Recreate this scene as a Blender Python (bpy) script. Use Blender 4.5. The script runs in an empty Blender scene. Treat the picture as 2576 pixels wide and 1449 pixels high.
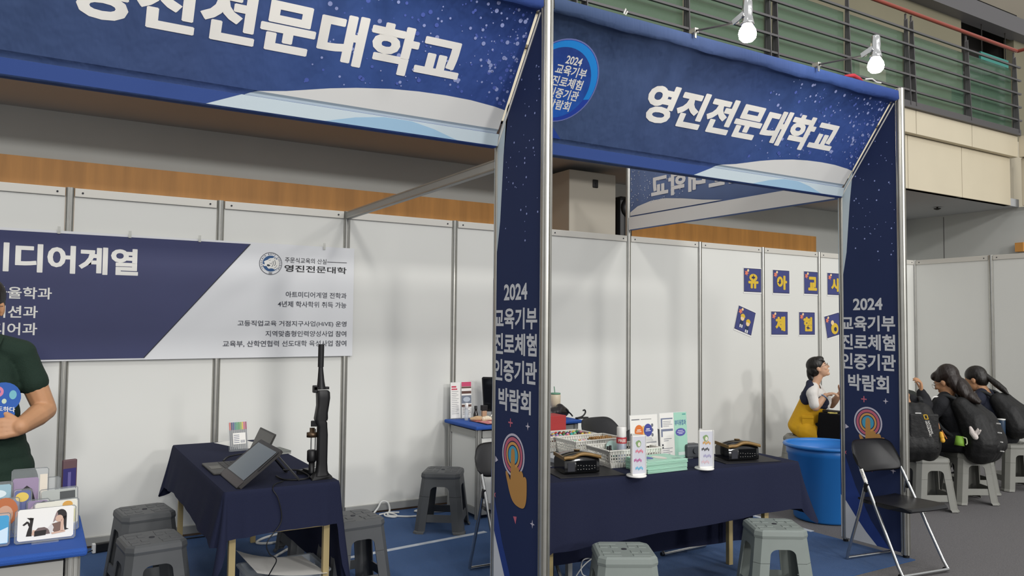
import bpy, bmesh, math, random
from mathutils import Vector as V, Matrix, Euler
random.seed(7)
SC = bpy.context.scene
COL = SC.collection
PI = math.pi

# ---------------------------------------------------------------- camera
def set_camera():
    yaw, pitch, roll = 0.5457, 0.0468, 0.0094
    f = V((math.sin(yaw)*math.cos(pitch), math.cos(yaw)*math.cos(pitch), math.sin(pitch)))
    rt = V((math.cos(yaw), -math.sin(yaw), 0)); up = rt.cross(f)
    c, s = math.cos(roll), math.sin(roll)
    r2 = c*rt + s*up; u2 = -s*rt + c*up
    cam = bpy.data.cameras.new('camera'); o = bpy.data.objects.new('camera', cam); COL.objects.link(o)
    m = Matrix((r2, u2, -f)).transposed().to_4x4(); m.translation = V((-5.1715, -6.2224, 1.5764))
    o.matrix_world = m
    cam.sensor_width = 36; cam.lens = 1966.33/2576*36; cam.clip_end = 200
    SC.camera = o
set_camera()

# ---------------------------------------------------------------- world and hall light
W = bpy.data.worlds.new('World'); SC.world = W; W.use_nodes = True
bg = W.node_tree.nodes['Background']; bg.inputs[0].default_value = (0.985, 0.995, 1.0, 1); bg.inputs[1].default_value = 0.86
SC.view_settings.view_transform = 'Standard'; SC.view_settings.look = 'None'
SC.view_settings.exposure = -0.36; SC.view_settings.gamma = 1.0
def area(name, loc, tgt, size, power, col=(1, .98, .95)):
    l = bpy.data.lights.new(name, 'AREA'); l.shape = 'DISK'; l.size = size; l.energy = power; l.color = col
    o = bpy.data.objects.new(name, l); COL.objects.link(o); o.location = loc
    o.rotation_euler = (V(tgt)-V(loc)).to_track_quat('-Z', 'Y').to_euler()
    return o
# high-bay lamps of the hall, hung about eleven metres up
area('hall_lamp', (-8.0, -21, 11.2), (-3, 0, 1.5), 1.6, 850)
area('hall_lamp', (0.5, -21, 11.2), (-1, 0, 1.5), 1.6, 850)
area('hall_lamp', (9.0, -17, 11.2), (2, 0, 1.5), 1.6, 520)
for hx in (-10, 6):
    area('hall_lamp', (hx, -46, 11.2), (-1, 0, 2.5), 2.5, 3600)
for hx in (-7, -1, 5):
    area('hall_lamp', (hx, -8.5, 11.2), (hx*.6-1, -2.0, 0), 1.6, 130)

# ---------------------------------------------------------------- materials
def lin(h):
    if isinstance(h, (tuple, list)): return tuple(h)
    h = h.lstrip('#'); r = []
    for i in (0, 2, 4):
        c = int(h[i:i+2], 16)/255
        r.append(c/12.92 if c <= .04045 else ((c+.055)/1.055)**2.4)
    return tuple(r)
MATS = {}
def mat(key, col, rough=.6, metal=0, bump=0, scale=120, var=0, vscale=3, emit=0, alpha=1, trans=0, sheen=0, spec=.5, coat=0, ior=1.45, stretch=None, rand=0):
    if key in MATS: return MATS[key]
    m = bpy.data.materials.new(key); m.use_nodes = True; nt = m.node_tree; b = nt.nodes['Principled BSDF']
    c = lin(col)
    b.inputs['Base Color'].default_value = (*c, 1); b.inputs['Roughness'].default_value = rough
    b.inputs['Metallic'].default_value = metal; b.inputs['IOR'].default_value = ior
    b.inputs['Specular IOR Level'].default_value = spec
    if alpha < 1: b.inputs['Alpha'].default_value = alpha
    if trans: b.inputs['Transmission Weight'].default_value = trans
    if sheen: b.inputs['Sheen Weight'].default_value = sheen; b.inputs['Sheen Roughness'].default_value = .5
    if coat: b.inputs['Coat Weight'].default_value = coat
    if emit:
        b.inputs['Emission Color'].default_value = (*c, 1); b.inputs['Emission Strength'].default_value = emit
    tc = None
    if bump or var:
        tc = nt.nodes.new('ShaderNodeTexCoord'); mp = nt.nodes.new('ShaderNodeMapping')
        nt.links.new(tc.outputs['Object'], mp.inputs[0])
        if stretch: mp.inputs['Scale'].default_value = stretch
    if bump:
        n = nt.nodes.new('ShaderNodeTexNoise'); n.inputs['Scale'].default_value = scale; n.inputs['Detail'].default_value = 3
        nt.links.new(mp.outputs[0], n.inputs[0])
        bp = nt.nodes.new('ShaderNodeBump'); bp.inputs['Strength'].default_value = bump; bp.inputs['Distance'].default_value = .01
        nt.links.new(n.outputs[0], bp.inputs['Height']); nt.links.new(bp.outputs[0], b.inputs['Normal'])
    if var:
        n = nt.nodes.new('ShaderNodeTexNoise'); n.inputs['Scale'].default_value = vscale; n.inputs['Detail'].default_value = 4
        nt.links.new(mp.outputs[0], n.inputs[0])
        cr = nt.nodes.new('ShaderNodeValToRGB')
        cr.color_ramp.elements[0].position = .3; cr.color_ramp.elements[1].position = .7
        cr.color_ramp.elements[0].color = (*[max(0, x*(1-var)) for x in c], 1)
        cr.color_ramp.elements[1].color = (*[min(1, x*(1+var)) for x in c], 1)
        nt.links.new(n.outputs[0], cr.inputs[0]); nt.links.new(cr.outputs[0], b.inputs['Base Color'])
    MATS[key] = m
    return m
def print_gradient(key, stops, axis, lo, hi, rough=.75):
    """a printed colour blend across a banner (the banner's own ink), along one object axis"""
    m = bpy.data.materials.new(key); m.use_nodes = True; nt = m.node_tree; b = nt.nodes['Principled BSDF']
    tc = nt.nodes.new('ShaderNodeTexCoord'); sp = nt.nodes.new('ShaderNodeSeparateXYZ'); mr = nt.nodes.new('ShaderNodeMapRange')
    nt.links.new(tc.outputs['Object'], sp.inputs[0]); nt.links.new(sp.outputs[axis], mr.inputs[0])
    mr.inputs[1].default_value = lo; mr.inputs[2].default_value = hi
    cr = nt.nodes.new('ShaderNodeValToRGB'); nt.links.new(mr.outputs[0], cr.inputs[0])
    e = cr.color_ramp.elements
    while len(e) < len(stops): e.new(.5)
    for el, (p, c) in zip(e, stops): el.position = p; el.color = (*lin(c), 1)
    nt.links.new(cr.outputs[0], b.inputs['Base Color']); b.inputs['Roughness'].default_value = rough
    b.inputs['Specular IOR Level'].default_value = .3
    # soft vertical creases of stretched fabric
    mp = nt.nodes.new('ShaderNodeMapping'); nt.links.new(tc.outputs['Object'], mp.inputs[0]); mp.inputs['Scale'].default_value = (7, 7, .8)
    n = nt.nodes.new('ShaderNodeTexNoise'); n.inputs['Scale'].default_value = 1.3; n.inputs['Detail'].default_value = 3
    nt.links.new(mp.outputs[0], n.inputs[0]); bp = nt.nodes.new('ShaderNodeBump'); bp.inputs['Strength'].default_value = .35; bp.inputs['Distance'].default_value = .05
    nt.links.new(n.outputs[0], bp.inputs['Height']); nt.links.new(bp.outputs[0], b.inputs['Normal'])
    return m

# ---------------------------------------------------------------- mesh builder
class MB:
    def __init__(s): s.v = []; s.f = []; s.sm = []; s.mi = []
    def add(s, vs, fs, smooth=False, mi=0):
        o = len(s.v); s.v += [V(p) for p in vs]
        for f in fs: s.f.append([i+o for i in f]); s.sm.append(smooth); s.mi.append(mi)
        return s
    def box(s, c, d, rot=None, mi=0, bev=0):
        c = V(c); x, y, z = d[0]/2, d[1]/2, d[2]/2
        R = rot if rot is not None else Matrix.Identity(3)
        if isinstance(R, (int, float)): R = Matrix.Rotation(R, 3, 'Z')
        if bev:
            bm = bmesh.new(); bmesh.ops.create_cube(bm, size=1)
            for v in bm.verts: v.co = V((v.co.x*d[0], v.co.y*d[1], v.co.z*d[2]))
            bmesh.ops.bevel(bm, geom=bm.edges[:], offset=min(bev, min(d)*.49), segments=2, affect='EDGES', profile=.5)
            bm.verts.index_update()
            s.add([c+R@v.co for v in bm.verts], [[v.index for v in f.verts] for f in bm.faces], False, mi); bm.free(); return s
        vs = [c+R@V((sx*x, sy*y, sz*z)) for sx in (-1, 1) for sy in (-1, 1) for sz in (-1, 1)]
        s.add(vs, [[0, 1, 3, 2], [4, 6, 7, 5], [0, 4, 5, 1], [2, 3, 7, 6], [0, 2, 6, 4], [1, 5, 7, 3]], False, mi); return s
    def bar(s, p0, p1, w, h, mi=0, up=(0, 0, 1)):
        p0, p1 = V(p0), V(p1); d = (p1-p0); L = d.length; d.normalize(); u = V(up)
        if abs(d.dot(u)) > .98: u = V((0, 1, 0))
        r = d.cross(u).normalized(); u = r.cross(d)
        R = Matrix((d, r, u)).transposed()
        return s.box((p0+p1)/2, (L, w, h), R, mi)
    def cyl(s, p0, p1, r0, r1=None, n=16, caps=True, mi=0, smooth=True):
        return s.tube([p0, p1], [r0, r0 if r1 is None else r1], n, caps, mi, smooth)
    def tube(s, pts, r, n=10, caps=True, mi=0, smooth=True, closed=False):
        pts = [V(p) for p in pts]; k = len(pts); rs = r if isinstance(r, (list, tuple)) else [r]*k
        ref = None; rings = []
        for i in range(k):
            a = pts[i-1] if (i > 0 or closed) else pts[i]; b = pts[(i+1) % k] if (i < k-1 or closed) else pts[i]
            t = (b-a)
            t = t.normalized() if t.length > 1e-9 else V((0, 0, 1))
            if ref is None:
                ref = V((0, 0, 1)) if abs(t.z) < .9 else V((1, 0, 0))
            ref = (ref - t*ref.dot(t))
            ref = ref.normalized() if ref.length > 1e-6 else t.orthogonal().normalized()
            q = t.cross(ref)
            rings.append([pts[i]+(ref*math.cos(2*PI*j/n)+q*math.sin(2*PI*j/n))*rs[i] for j in range(n)])
        vs = [p for rg in rings for p in rg]; fs = []
        for i in range(k if closed else k-1):
            i2 = (i+1) % k
            for j in range(n):
                fs.append([i*n+j, i*n+(j+1) % n, i2*n+(j+1) % n, i2*n+j])
        s.add(vs, fs, smooth, mi)
        if caps and not closed:
            s.add(rings[0], [list(range(n))[::-1]], False, mi); s.add(rings[-1], [list(range(n))], False, mi)
        return s
    def lathe(s, prof, c=(0, 0, 0), n=24, mi=0, smooth=True, R=None):
        c = V(c); R = R or Matrix.Identity(3); vs = []
        for r, z in prof:
            for j in range(n): vs.append(c+R@V((r*math.cos(2*PI*j/n), r*math.sin(2*PI*j/n), z)))
        fs = []
        for i in range(len(prof)-1):
            for j in range(n): fs.append([i*n+j, i*n+(j+1) % n, (i+1)*n+(j+1) % n, (i+1)*n+j])
        s.add(vs, fs, smooth, mi); return s
    def poly(s, pts, mi=0): s.add(pts, [list(range(len(pts)))], False, mi); return s
    def prism(s, pts, ext, mi=0, smooth=False):
        pts = [V(p) for p in pts]; e = V(ext); n = len(pts)
        s.add(pts, [list(range(n))[::-1]], False, mi); s.add([p+e for p in pts], [list(range(n))], False, mi)
        s.add(pts+[p+e for p in pts], [[i, (i+1) % n, n+(i+1) % n, n+i] for i in range(n)], smooth, mi); return s
    def ball(s, c, r, n=16, m=10, mi=0, R=None):
        r = (r, r, r) if isinstance(r, (int, float)) else r; c = V(c); R = R or Matrix.Identity(3)
        vs = [c+R@V((0, 0, r[2]))]
        for i in range(1, m):
            a = PI*i/m
            for j in range(n): vs.append(c+R@V((r[0]*math.sin(a)*math.cos(2*PI*j/n), r[1]*math.sin(a)*math.sin(2*PI*j/n), r[2]*math.cos(a))))
        vs.append(c-R@V((0, 0, r[2]))); fs = []
        for j in range(n): fs.append([0, 1+j, 1+(j+1) % n])
        for i in range(m-2):
            for j in range(n): fs.append([1+i*n+j, 1+(i+1)*n+j, 1+(i+1)*n+(j+1) % n, 1+i*n+(j+1) % n])
        b = 1+(m-2)*n
        for j in range(n): fs.append([b+j, len(vs)-1, b+(j+1) % n])
        s.add(vs, fs, True, mi); return s
    def grid(s, rows, mi=0, smooth=True, wrap=False):
        n = len(rows[0]); vs = [p for r in rows for p in r]; fs = []
        for i in range(len(rows)-1):
            for j in range(n if wrap else n-1):
                j2 = (j+1) % n; fs.append([i*n+j, i*n+j2, (i+1)*n+j2, (i+1)*n+j])
        s.add(vs, fs, smooth, mi); return s
    def xform(s, M):
        s.v = [M@p for p in s.v]; return s

def mesh_of(mb, mats, name, recalc=True):
    me = bpy.data.meshes.new(name); me.from_pydata([tuple(p) for p in mb.v], [], mb.f)
    for m in (mats if isinstance(mats, (list, tuple)) else [mats]): me.materials.append(m)
    me.polygons.foreach_set('use_smooth', mb.sm); me.polygons.foreach_set('material_index', mb.mi); me.update()
    if recalc:
        bm = bmesh.new(); bm.from_mesh(me); bmesh.ops.recalc_face_normals(bm, faces=bm.faces[:]); bm.to_mesh(me); bm.free()
    return me
def tag(o, label=None, cat=None, group=None, kind=None):
    if label: o['label'] = label
    if cat: o['category'] = cat
    if group: o['group'] = group
    if kind: o['kind'] = kind
    return o
def thing(name, label, cat, loc=(0, 0, 0), rz=0, group=None):
    o = bpy.data.objects.new(name, None); o.empty_display_size = .05; COL.objects.link(o)
    o.location = loc; o.rotation_euler = (0, 0, rz)
    return tag(o, label, cat, group)
def part(name, mb, m, parent, local=False, label=None, kind=None):
    """a child mesh; its vertices are in room coordinates unless local"""
    o = bpy.data.objects.new(name, mesh_of(mb, m, name)); COL.objects.link(o); o.parent = parent
    if not local and parent.parent is None:
        o.matrix_parent_inverse = (Matrix.Translation(parent.location) @ parent.rotation_euler.to_matrix().to_4x4()).inverted()
    if label: o['label'] = label
    if kind: o['kind'] = kind
    return o
def solo(name, mb, m, label, cat, group=None, kind=None):
    """a thing that is one mesh: origin moved to its base"""
    xs = [p.x for p in mb.v]; ys = [p.y for p in mb.v]; zs = [p.z for p in mb.v]
    c = V(((min(xs)+max(xs))/2, (min(ys)+max(ys))/2, min(zs)))
    mb.v = [p-c for p in mb.v]
    o = bpy.data.objects.new(name, mesh_of(mb, m, name)); COL.objects.link(o); o.location = c
    return tag(o, label, cat, group, kind)
def struct(name, mb, m, label=None):
    o = bpy.data.objects.new(name, mesh_of(mb, m, name)); COL.objects.link(o); o['kind'] = 'structure'
    if label: o['label'] = label
    return o
def dup(root, loc, rz, label, group=None):
    r = root.copy(); COL.objects.link(r); r.location = loc; r.rotation_euler = (0, 0, rz); r['label'] = label
    if group: r['group'] = group
    for ch in list(root.children):
        c = ch.copy(); COL.objects.link(c); c.parent = r
        for g in list(ch.children):
            d = g.copy(); COL.objects.link(d); d.parent = c
    return r

# ---------------------------------------------------------------- lettering
TCACHE = {}
def text_geo(body, weight=0.0):
    k = (body, weight)
    if k in TCACHE: return TCACHE[k]
    cu = bpy.data.curves.new('t', 'FONT'); cu.body = body; cu.size = 1; cu.offset = weight; cu.resolution_u = 3
    o = bpy.data.objects.new('t', cu); COL.objects.link(o)
    dg = bpy.context.evaluated_depsgraph_get(); dg.update()
    me = bpy.data.meshes.new_from_object(o.evaluated_get(dg))
    vs = [(v.co.x, v.co.y) for v in me.vertices]; fs = [list(p.vertices) for p in me.polygons]
    bpy.data.objects.remove(o); bpy.data.curves.remove(cu); bpy.data.meshes.remove(me)
    x0 = min(v[0] for v in vs); y0 = min(v[1] for v in vs); w = max(v[0] for v in vs)-x0; h = max(v[1] for v in vs)-y0
    r = ([((x-x0)/w, (y-y0)/h) for x, y in vs], fs, w/h); TCACHE[k] = r
    return r
def text_into(mb, body, o, ux, uy, w, h, weight=0.0, mi=0, shear=0, heavy=0):
    """flat letters fitted into the box that starts at o and runs w along ux and h along uy"""
    vs, fs, _ = text_geo(body, weight); o, ux, uy = V(o), V(ux), V(uy)
    n = ux.cross(uy)
    for k, (dx, dy) in enumerate([(0, 0)] if not heavy else [(0, 0), (-heavy, 0), (heavy, 0), (0, heavy*.7), (0, -heavy*.7)]):
        mb.add([o+ux*(x*w+shear*y*h+dx*h)+uy*(y*h+dy*h)+n*(.00012*k) for x, y in vs], fs, False, mi)
    return mb
def disc(mb, c, ux, uy, r, n=24, mi=0, ry=None, a0=0, a1=2*PI):
    c, ux, uy = V(c), V(ux), V(uy); ry = ry or r; full = abs(a1-a0-2*PI) < 1e-6
    mb.poly([c+ux*(r*math.cos(a0+(a1-a0)*i/(n if full else n-1)))+uy*(ry*math.sin(a0+(a1-a0)*i/(n if full else n-1))) for i in range(n)], mi); return mb
def ring(mb, c, ux, uy, r0, r1, n=40, mi=0):
    c, ux, uy = V(c), V(ux), V(uy)
    rows = [[c+ux*(r*math.cos(2*PI*i/n))+uy*(r*math.sin(2*PI*i/n)) for i in range(n)] for r in (r0, r1)]
    mb.grid(rows, mi, False, True); return mb
def star(mb, c, ux, uy, r, n=5, k=.45, mi=0, a=PI/2):
    c, ux, uy = V(c), V(ux), V(uy); pts = []
    for i in range(2*n):
        rr = r if i % 2 == 0 else r*k; t = a+PI*i/n; pts.append(c+ux*rr*math.cos(t)+uy*rr*math.sin(t))
    mb.poly(pts, mi); return mb
X, Y, Z = V((1, 0, 0)), V((0, 1, 0)), V((0, 0, 1))

# ---------------------------------------------------------------- soft solid bodies (people, bags)
def caps(mb, pts, rs, n=12):
    """a chain of round joints: balls joined by tapering limbs, merged later into one skin"""
    for i in range(len(pts)):
        mb.ball(pts[i], rs[i], n, 8)
    for i in range(len(pts)-1): mb.cyl(pts[i], pts[i+1], rs[i], rs[i+1], n, True)
    return mb
def merged(mb, voxel, smooth=3, factor=.5):
    """fuse overlapping solids into one continuous surface; returns a new MB"""
    me = bpy.data.meshes.new('m'); me.from_pydata([tuple(p) for p in mb.v], [], mb.f)
    bm = bmesh.new(); bm.from_mesh(me); bmesh.ops.recalc_face_normals(bm, faces=bm.faces[:]); bm.to_mesh(me); bm.free()
    o = bpy.data.objects.new('m', me); COL.objects.link(o)
    r = o.modifiers.new('r', 'REMESH'); r.mode = 'VOXEL'; r.voxel_size = voxel; r.adaptivity = 0
    if smooth:
        s = o.modifiers.new('s', 'SMOOTH'); s.factor = factor; s.iterations = smooth
    dg = bpy.context.evaluated_depsgraph_get(); dg.update()
    e = bpy.data.meshes.new_from_object(o.evaluated_get(dg))
    out = MB(); out.add([v.co.copy() for v in e.vertices], [list(p.vertices) for p in e.polygons], True)
    bpy.data.objects.remove(o); bpy.data.meshes.remove(me); bpy.data.meshes.remove(e)
    return out
# ================================================================ THE HALL
m_floor = mat('hall carpet', '#686667', .95, bump=.5, scale=260, var=.22, vscale=140)
m_blue = mat('blue carpet', '#1D4A7E', .95, bump=.6, scale=300, var=.18, vscale=160, sheen=.1)
m_cream = mat('cream cladding', '#CFC5AE', .6, var=.03, vscale=1.5)
m_soff = mat('soffit paint', '#B4B6B8', .8, var=.04, vscale=1)
m_bwall = mat('beige wall', '#C6C8C4', .8, var=.04, vscale=1)
m_wood = mat('wood veneer', '#D1954E', .5, var=.14, vscale=1.6, stretch=(6, 1, .5))
m_conc = mat('upper wall plaster', '#78735F', .85, var=.05, vscale=.8)
m_upper = mat('high wall paint', '#7B7467', .85, var=.03, vscale=.6)
m_steel = mat('grey painted steel', '#5F5D5E', .5, metal=.2)
m_dark = mat('dark recess', '#2A2724', .8)
m_alu = mat('aluminium', '#B9B8B2', .34, metal=.85, var=.04, vscale=20)
m_alu2 = mat('matt aluminium', '#A3A39F', .5, metal=.35)
m_panel = mat('white panel', '#D8D8D3', .45, var=.012, vscale=1.2)
m_black = mat('black plastic', '#141416', .45)
m_white = mat('white plastic', '#E6E5E1', .4)
m_ink = mat('dark ink', '#2B2C33', .7)
m_letter = mat('white print', '#E4E2DC', .7)
m_fl = mat('banner white print', '#F3F1EC', .75)

b = MB(); b.poly([(-16, -16, -.006), (8.0, -16, -.006), (8.0, 2.05, -.006), (-16, 2.05, -.006)]); struct('floor', b, m_floor)
b = MB(); b.box((-4, 2.12, 1.75), (24, .14, 3.5)); struct('wall_back', b, m_bwall)
b = MB(); b.box((8.09, -6.9, 1.75), (.18, 17.9, 3.5)); struct('wall_right', b, m_bwall)
b = MB(); b.box((8.0, 1.3, 1.8), (.006, .009, 3.35)); struct('trim_1', b, m_steel)
b = MB(); b.box((-4, 1.075, 3.56), (24, 1.95, .12)); struct('ceiling', b, m_soff)
b = MB(); b.box((-4, 2.035, 2.2), (19.2, .03, 1.7)); struct('trim_2', b, m_wood)
b = MB()                                     # recessed lower cladding and the parapet band of the balcony, with open joints
for xs, y, z0, z1 in (([-16, -8, -4.6, -3.2, -1.8, -.4, 1., 2.4, 3.8, 5.02, 6.36, 7.72], .13, 3.5, 4.24), ([-16, -8, -4.7, -3.3, -1.9, -.5, .9, 2.3, 3.7, 5.1, 6.5, 7.8], .05, 4.25, 4.58)):
    for i in range(len(xs)-1): b.box(((xs[i]+xs[i+1])/2, y, (z0+z1)/2), (xs[i+1]-xs[i]-.012, .1, z1-z0), bev=.004)
struct('trim_3', b, m_cream)
b = MB(); b.box((-4, 1.2, 4.25), (23.6, 1.98, .5)); struct('trim_4', b, m_conc)
b = MB()
for z0, z1, x in ((3.5, 4.24, 7.87), (4.25, 4.58, 7.81)):
    for i in range(6): b.box((x+.1, -.7-1.4*i, (z0+z1)/2), (.2, 1.388, z1-z0), bev=.004)
b.box((9.5, 1.2, 4.05), (3.1, 2.0, 1.08)); struct('trim_5', b, m_cream)
b = MB(); b.box((2.0, 2.3, 6.2), (16.6, .2, 3.1)); b.box((12.9, 2.3, 6.2), (1.2, .2, 3.1)); b.box((17, 2.3, 6.2), (8, .2, 3.1)); struct('wall_upper', b, m_conc)
b = MB(); b.box((11.3, 2.9, 6.4), (2.3, .1, 3.8)); b.box((11.3, 2.6, 8.2), (2.3, .8, .1)); b.box((10.3, 2.6, 6.4), (.06, .7, 3.8)); b.box((12.4, 2.6, 6.4), (.06, .7, 3.8)); struct('door_1', b, m_dark)
b = MB(); b.box((11.3, 2.82, 6.05), (.03, .05, 2.3)); b.box((10.45, 2.82, 6.05), (.05, .05, 2.3)); b.box((12.15, 2.82, 6.05), (.05, .05, 2.3)); b.box((11.3, 2.82, 7.0), (1.8, .05, .06)); struct('trim_6', b, m_steel)
b = MB(); b.box((4, 2.1, 7.86), (26, .3, .34)); struct('trim_7', b, m_steel)
b = MB(); b.box((4, 2.3, 10), (26, .2, 4)); struct('wall_top', b, m_upper)
b = MB(); b.box((9.6, 2.17, 8.6), (1.9, .06, 1.05)); struct('window_1', b, m_dark)
b = MB(); b.box((9.6, 2.13, 8.08), (2, .06, .06)); b.box((10.25, 2.13, 8.6), (.05, .05, 1.1)); b.box((10.6, 2.13, 8.6), (.05, .05, 1.1)); struct('trim_8', b, m_steel)
t = thing('door_sign', 'teal sign hanging over the dark doorway behind the balcony glass', 'sign', (11.3, 2.1, 6.92))
b = MB(); b.box((11.3, 2.1, 7.02), (1.05, .04, .2)); part('board', b, mat('teal sign', '#2F7F74', .5), t)
b = MB(); b.box((10.85, 2.1, 7.42), (.015, .015, .6)); b.box((11.75, 2.1, 7.42), (.015, .015, .6)); part('hanger', b, m_dark, t)
s = MB(); s.lathe([(.0, 0), (.012, 0), (.012, -.02), (.055, -.022), (.05, -.03), (.015, -.045), (0, -.045)], (6.97, .81, 3.5), 14); solo('sprinkler_head', s, m_dark, 'small dark sprinkler head on the beige underside of the balcony', 'sprinkler')
s = MB(); s.box((8.0-.06, .06, 2.86), (.1, .12, .14)); solo('wooden_block', s, m_wood, 'brown wooden block on the beige wall at the right edge', 'block')

# balcony railing
ral = thing('balcony_railing', 'grey steel balcony railing with green glass and red handrail', 'railing', (-.55, 0, 4.58))
b = MB(); b.box((1, .02, 4.625), (13.6, .14, .09)); part('base_rail', b, m_steel, ral)
posts = [-4.7, -3.33, -1.94, -.55, .84, 2.27, 3.64, 5.05, 6.42, 7.77]
for i, x in enumerate(posts):
    b = MB()
    for dx in ((0, -.13) if i in (3, 5, 7) else (0,)):
        b.prism([(x+dx-.03, -.06, 4.62), (x+dx-.03, .05, 4.62), (x+dx-.03, .03, 5.78), (x+dx-.03, -.02, 5.82)], (.012, 0, 0))
        b.box((x+dx-.005, .02, 5.22), (.06, .012, 1.2))
        b.box((x+dx-.01, .02, 5.85), (.02, .02, .1))
    part('post', b, m_steel, ral)
for z in (5.66, 5.45, 5.24, 5.03, 4.82):
    b = MB(); b.box((1.1, -.03, z), (13.5, .03, .025)); part('bar', b, m_steel, ral)
b = MB(); b.tube([(-5.6, -.02, 5.92), (7.77, -.02, 5.92)], .027, 12); part('handrail', b, mat('red handrail', '#8E4436', .45), ral, label='dark red tubular handrail')
m_glass = mat('green glass', '#5B7763', .12, alpha=.58, spec=.4)
xs = [-5.6]+posts
for i in range(len(xs)-1):
    b = MB(); b.box(((xs[i]+xs[i+1])/2, .06, 5.16), (xs[i+1]-xs[i]-.06, .012, .98)); part('glass_panel', b, m_glass, ral, label='green tinted glass')
rl2 = thing('balcony_railing', 'short grey railing turning out towards the hall at the right picture edge', 'railing', (7.84, -.02, 4.58))
b = MB(); b.box((7.84, -2, 4.625), (.12, 3.7, .09)); part('base_rail', b, m_steel, rl2)
for z in (5.66, 5.45, 5.24, 5.03, 4.82):
    b = MB(); b.box((7.82, -2, z), (.03, 3.7, .025)); part('bar', b, m_steel, rl2)
for y in (-.2, -1.6, -3): b = MB(); b.box((7.84, y, 5.2), (.08, .012, 1.2)); part('post', b, m_steel, rl2)
b = MB(); b.tube([(7.8, -.02, 5.92), (7.84, -3.8, 5.92)], .027, 12); part('handrail', b, MATS['red handrail'], rl2)
b = MB(); b.box((7.88, -2, 5.16), (.012, 3.6, .98)); part('glass_panel', b, m_glass, rl2)
t = thing('notice_sheet', 'pale printed notice stuck inside the balcony glass', 'notice', (6.28, .075, 4.86))
b = MB(); b.box((6.28, .075, 4.98), (.33, .006, .25)); part('paper', b, mat('pale notice', '#9FB0A6', .8), t)
b = MB()
for i in range(6): b.box((6.28-.03*(i % 2), .069, 5.06-.033*i), (.24-.06*(i % 2), .004, .008))
part('print', b, m_ink, t)
t = thing('fire_hose_cabinet', 'pale cabinet with a dark handle on the wall behind the balcony glass', 'cabinet', (7.25, 2.15, 5.27))
b = MB(); b.box((7.25, 2.13, 5.75), (.75, .1, .95)); part('body', b, m_cream, t)
b = MB(); b.box((7.4, 2.065, 5.6), (.14, .03, .2)); part('handle', b, m_dark, t)

# things standing behind the booth wall
t = thing('white_cabinet', 'tall white cabinet behind the booth wall with a small black plate', 'cabinet', (.53, 1.66, 0))
b = MB(); b.box((.53, 1.66, 1.715), (.7, .72, 3.43), bev=.01); part('body', b, mat('cabinet white', '#B9B3A6', .6), t)
b = MB(); b.box((.56, 1.292, 3.29), (.075, .02, .1), bev=.008); b.cyl((.56, 1.283, 3.29), (.56, 1.278, 3.29), .012); part('plate', b, m_black, t)
s = MB(); s.box((1.1, 1.5, 1.6), (.22, .3, 3.2), bev=.06); s.ball((1.1, 1.35, 3.05), (.09, .05, .12)); solo('loudspeaker', s, m_black, 'black loudspeaker beside the white cabinet, half hidden by the post', 'speaker')

# ================================================================ CARPET
s = MB(); s.box((-3.02, -1.52, -.003), (6.06, 3.02, .006)); solo('booth_carpet', s, m_blue, 'blue carpet laid over the grey hall floor inside the booths', 'carpet')
m_tape = mat('worn white tape', '#B6BDC6', .5, var=.15, vscale=14)
for nm, p0, p1, lb in (('a', (-4.9, -1.28), (-2.2, -.975), 'long white tape line across the blue carpet behind the left table'), ('b', (.0, -1.35), (.01, -2.2), 'white tape along the right edge of the blue carpet')):
    s = MB(); s.bar((*p0, .001), (*p1, .001), .045, .002); solo('floor_tape', s, m_tape, lb, 'tape')

# ================================================================ PARTITION WALL
def post_mesh(h, r=.027):
    pts = []
    for k in range(8):
        a = PI*k/4
        for da, rr in ((-.30, r), (-.13, r), (-.10, r*.72), (.10, r*.72), (.13, r), (.30, r)):
            pts.append((rr*math.cos(a+da), rr*math.sin(a+da), 0))
    return pts
def wall_post(x, y, h, label, name='aluminium_post', group=None, r=.027, z0=0):
    t = thing(name, label, 'post', (x, y, z0), 0, group)
    b = MB(); b.prism([(p[0], p[1], .02) for p in post_mesh(h, r)], (0, 0, h-.02)); part('profile', b, m_alu, t, True)
    b = MB(); b.cyl((0, 0, 0), (0, 0, .02), r*.7, n=12); part('foot', b, m_black, t, True)
    return t
ORD = ['first', 'second', 'third', 'fourth', 'fifth', 'sixth', 'seventh', 'eighth', 'ninth', 'tenth', 'eleventh']
where = {-6: 'behind the person in green, left of the wall banner text', -5: 'with the wall banner, left of the pen display table', -4: 'holding the emblem end of the wall banner', -3: 'empty, above the tangled white cord', -2: 'behind the leaflets on the blue-topped counter', -1: 'behind the red box and the black chair back', 0: 'right of the tall corner post, above the mint leaflets', 1: 'carrying the first lettered poster and the tilted children poster', 2: 'carrying the middle lettered posters', 3: 'behind the seated woman in the yellow vest', 4: 'behind the right pillar banner, next to the corner'}
def panel(p0, p1, label):
    p0, p1 = V((*p0, 0)), V((*p1, 0)); d = (p1-p0).normalized(); a, c = p0+d*.027, p1-d*.027; mid = (a+c)/2
    t = thing('wall_panel', label, 'panel', mid)
    L = (c-a).length; rz = math.atan2(d.y, d.x)
    b = MB(); b.box(mid+Z*1.26, (L-.002, .006, 2.38), rz); part('sheet', b, m_panel, t)
    b = MB(); b.box(mid+Z*2.468, (L-.004, .03, .06), rz, bev=.003); part('top_rail', b, mat('pale rail', '#CFCCC4', .4, metal=.2), t)
    b = MB(); b.box(mid+Z*.045, (L-.004, .03, .06), rz, bev=.003); part('bottom_rail', b, m_alu2, t)
    n = V((d.y, -d.x, 0)); b = MB()
    for e in (a+d*.05, c-d*.05): b.cyl(e+Z*2.466+n*.014, e+Z*2.466+n*.0185, .007, n=8)
    part('screws', b, m_ink, t)
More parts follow.
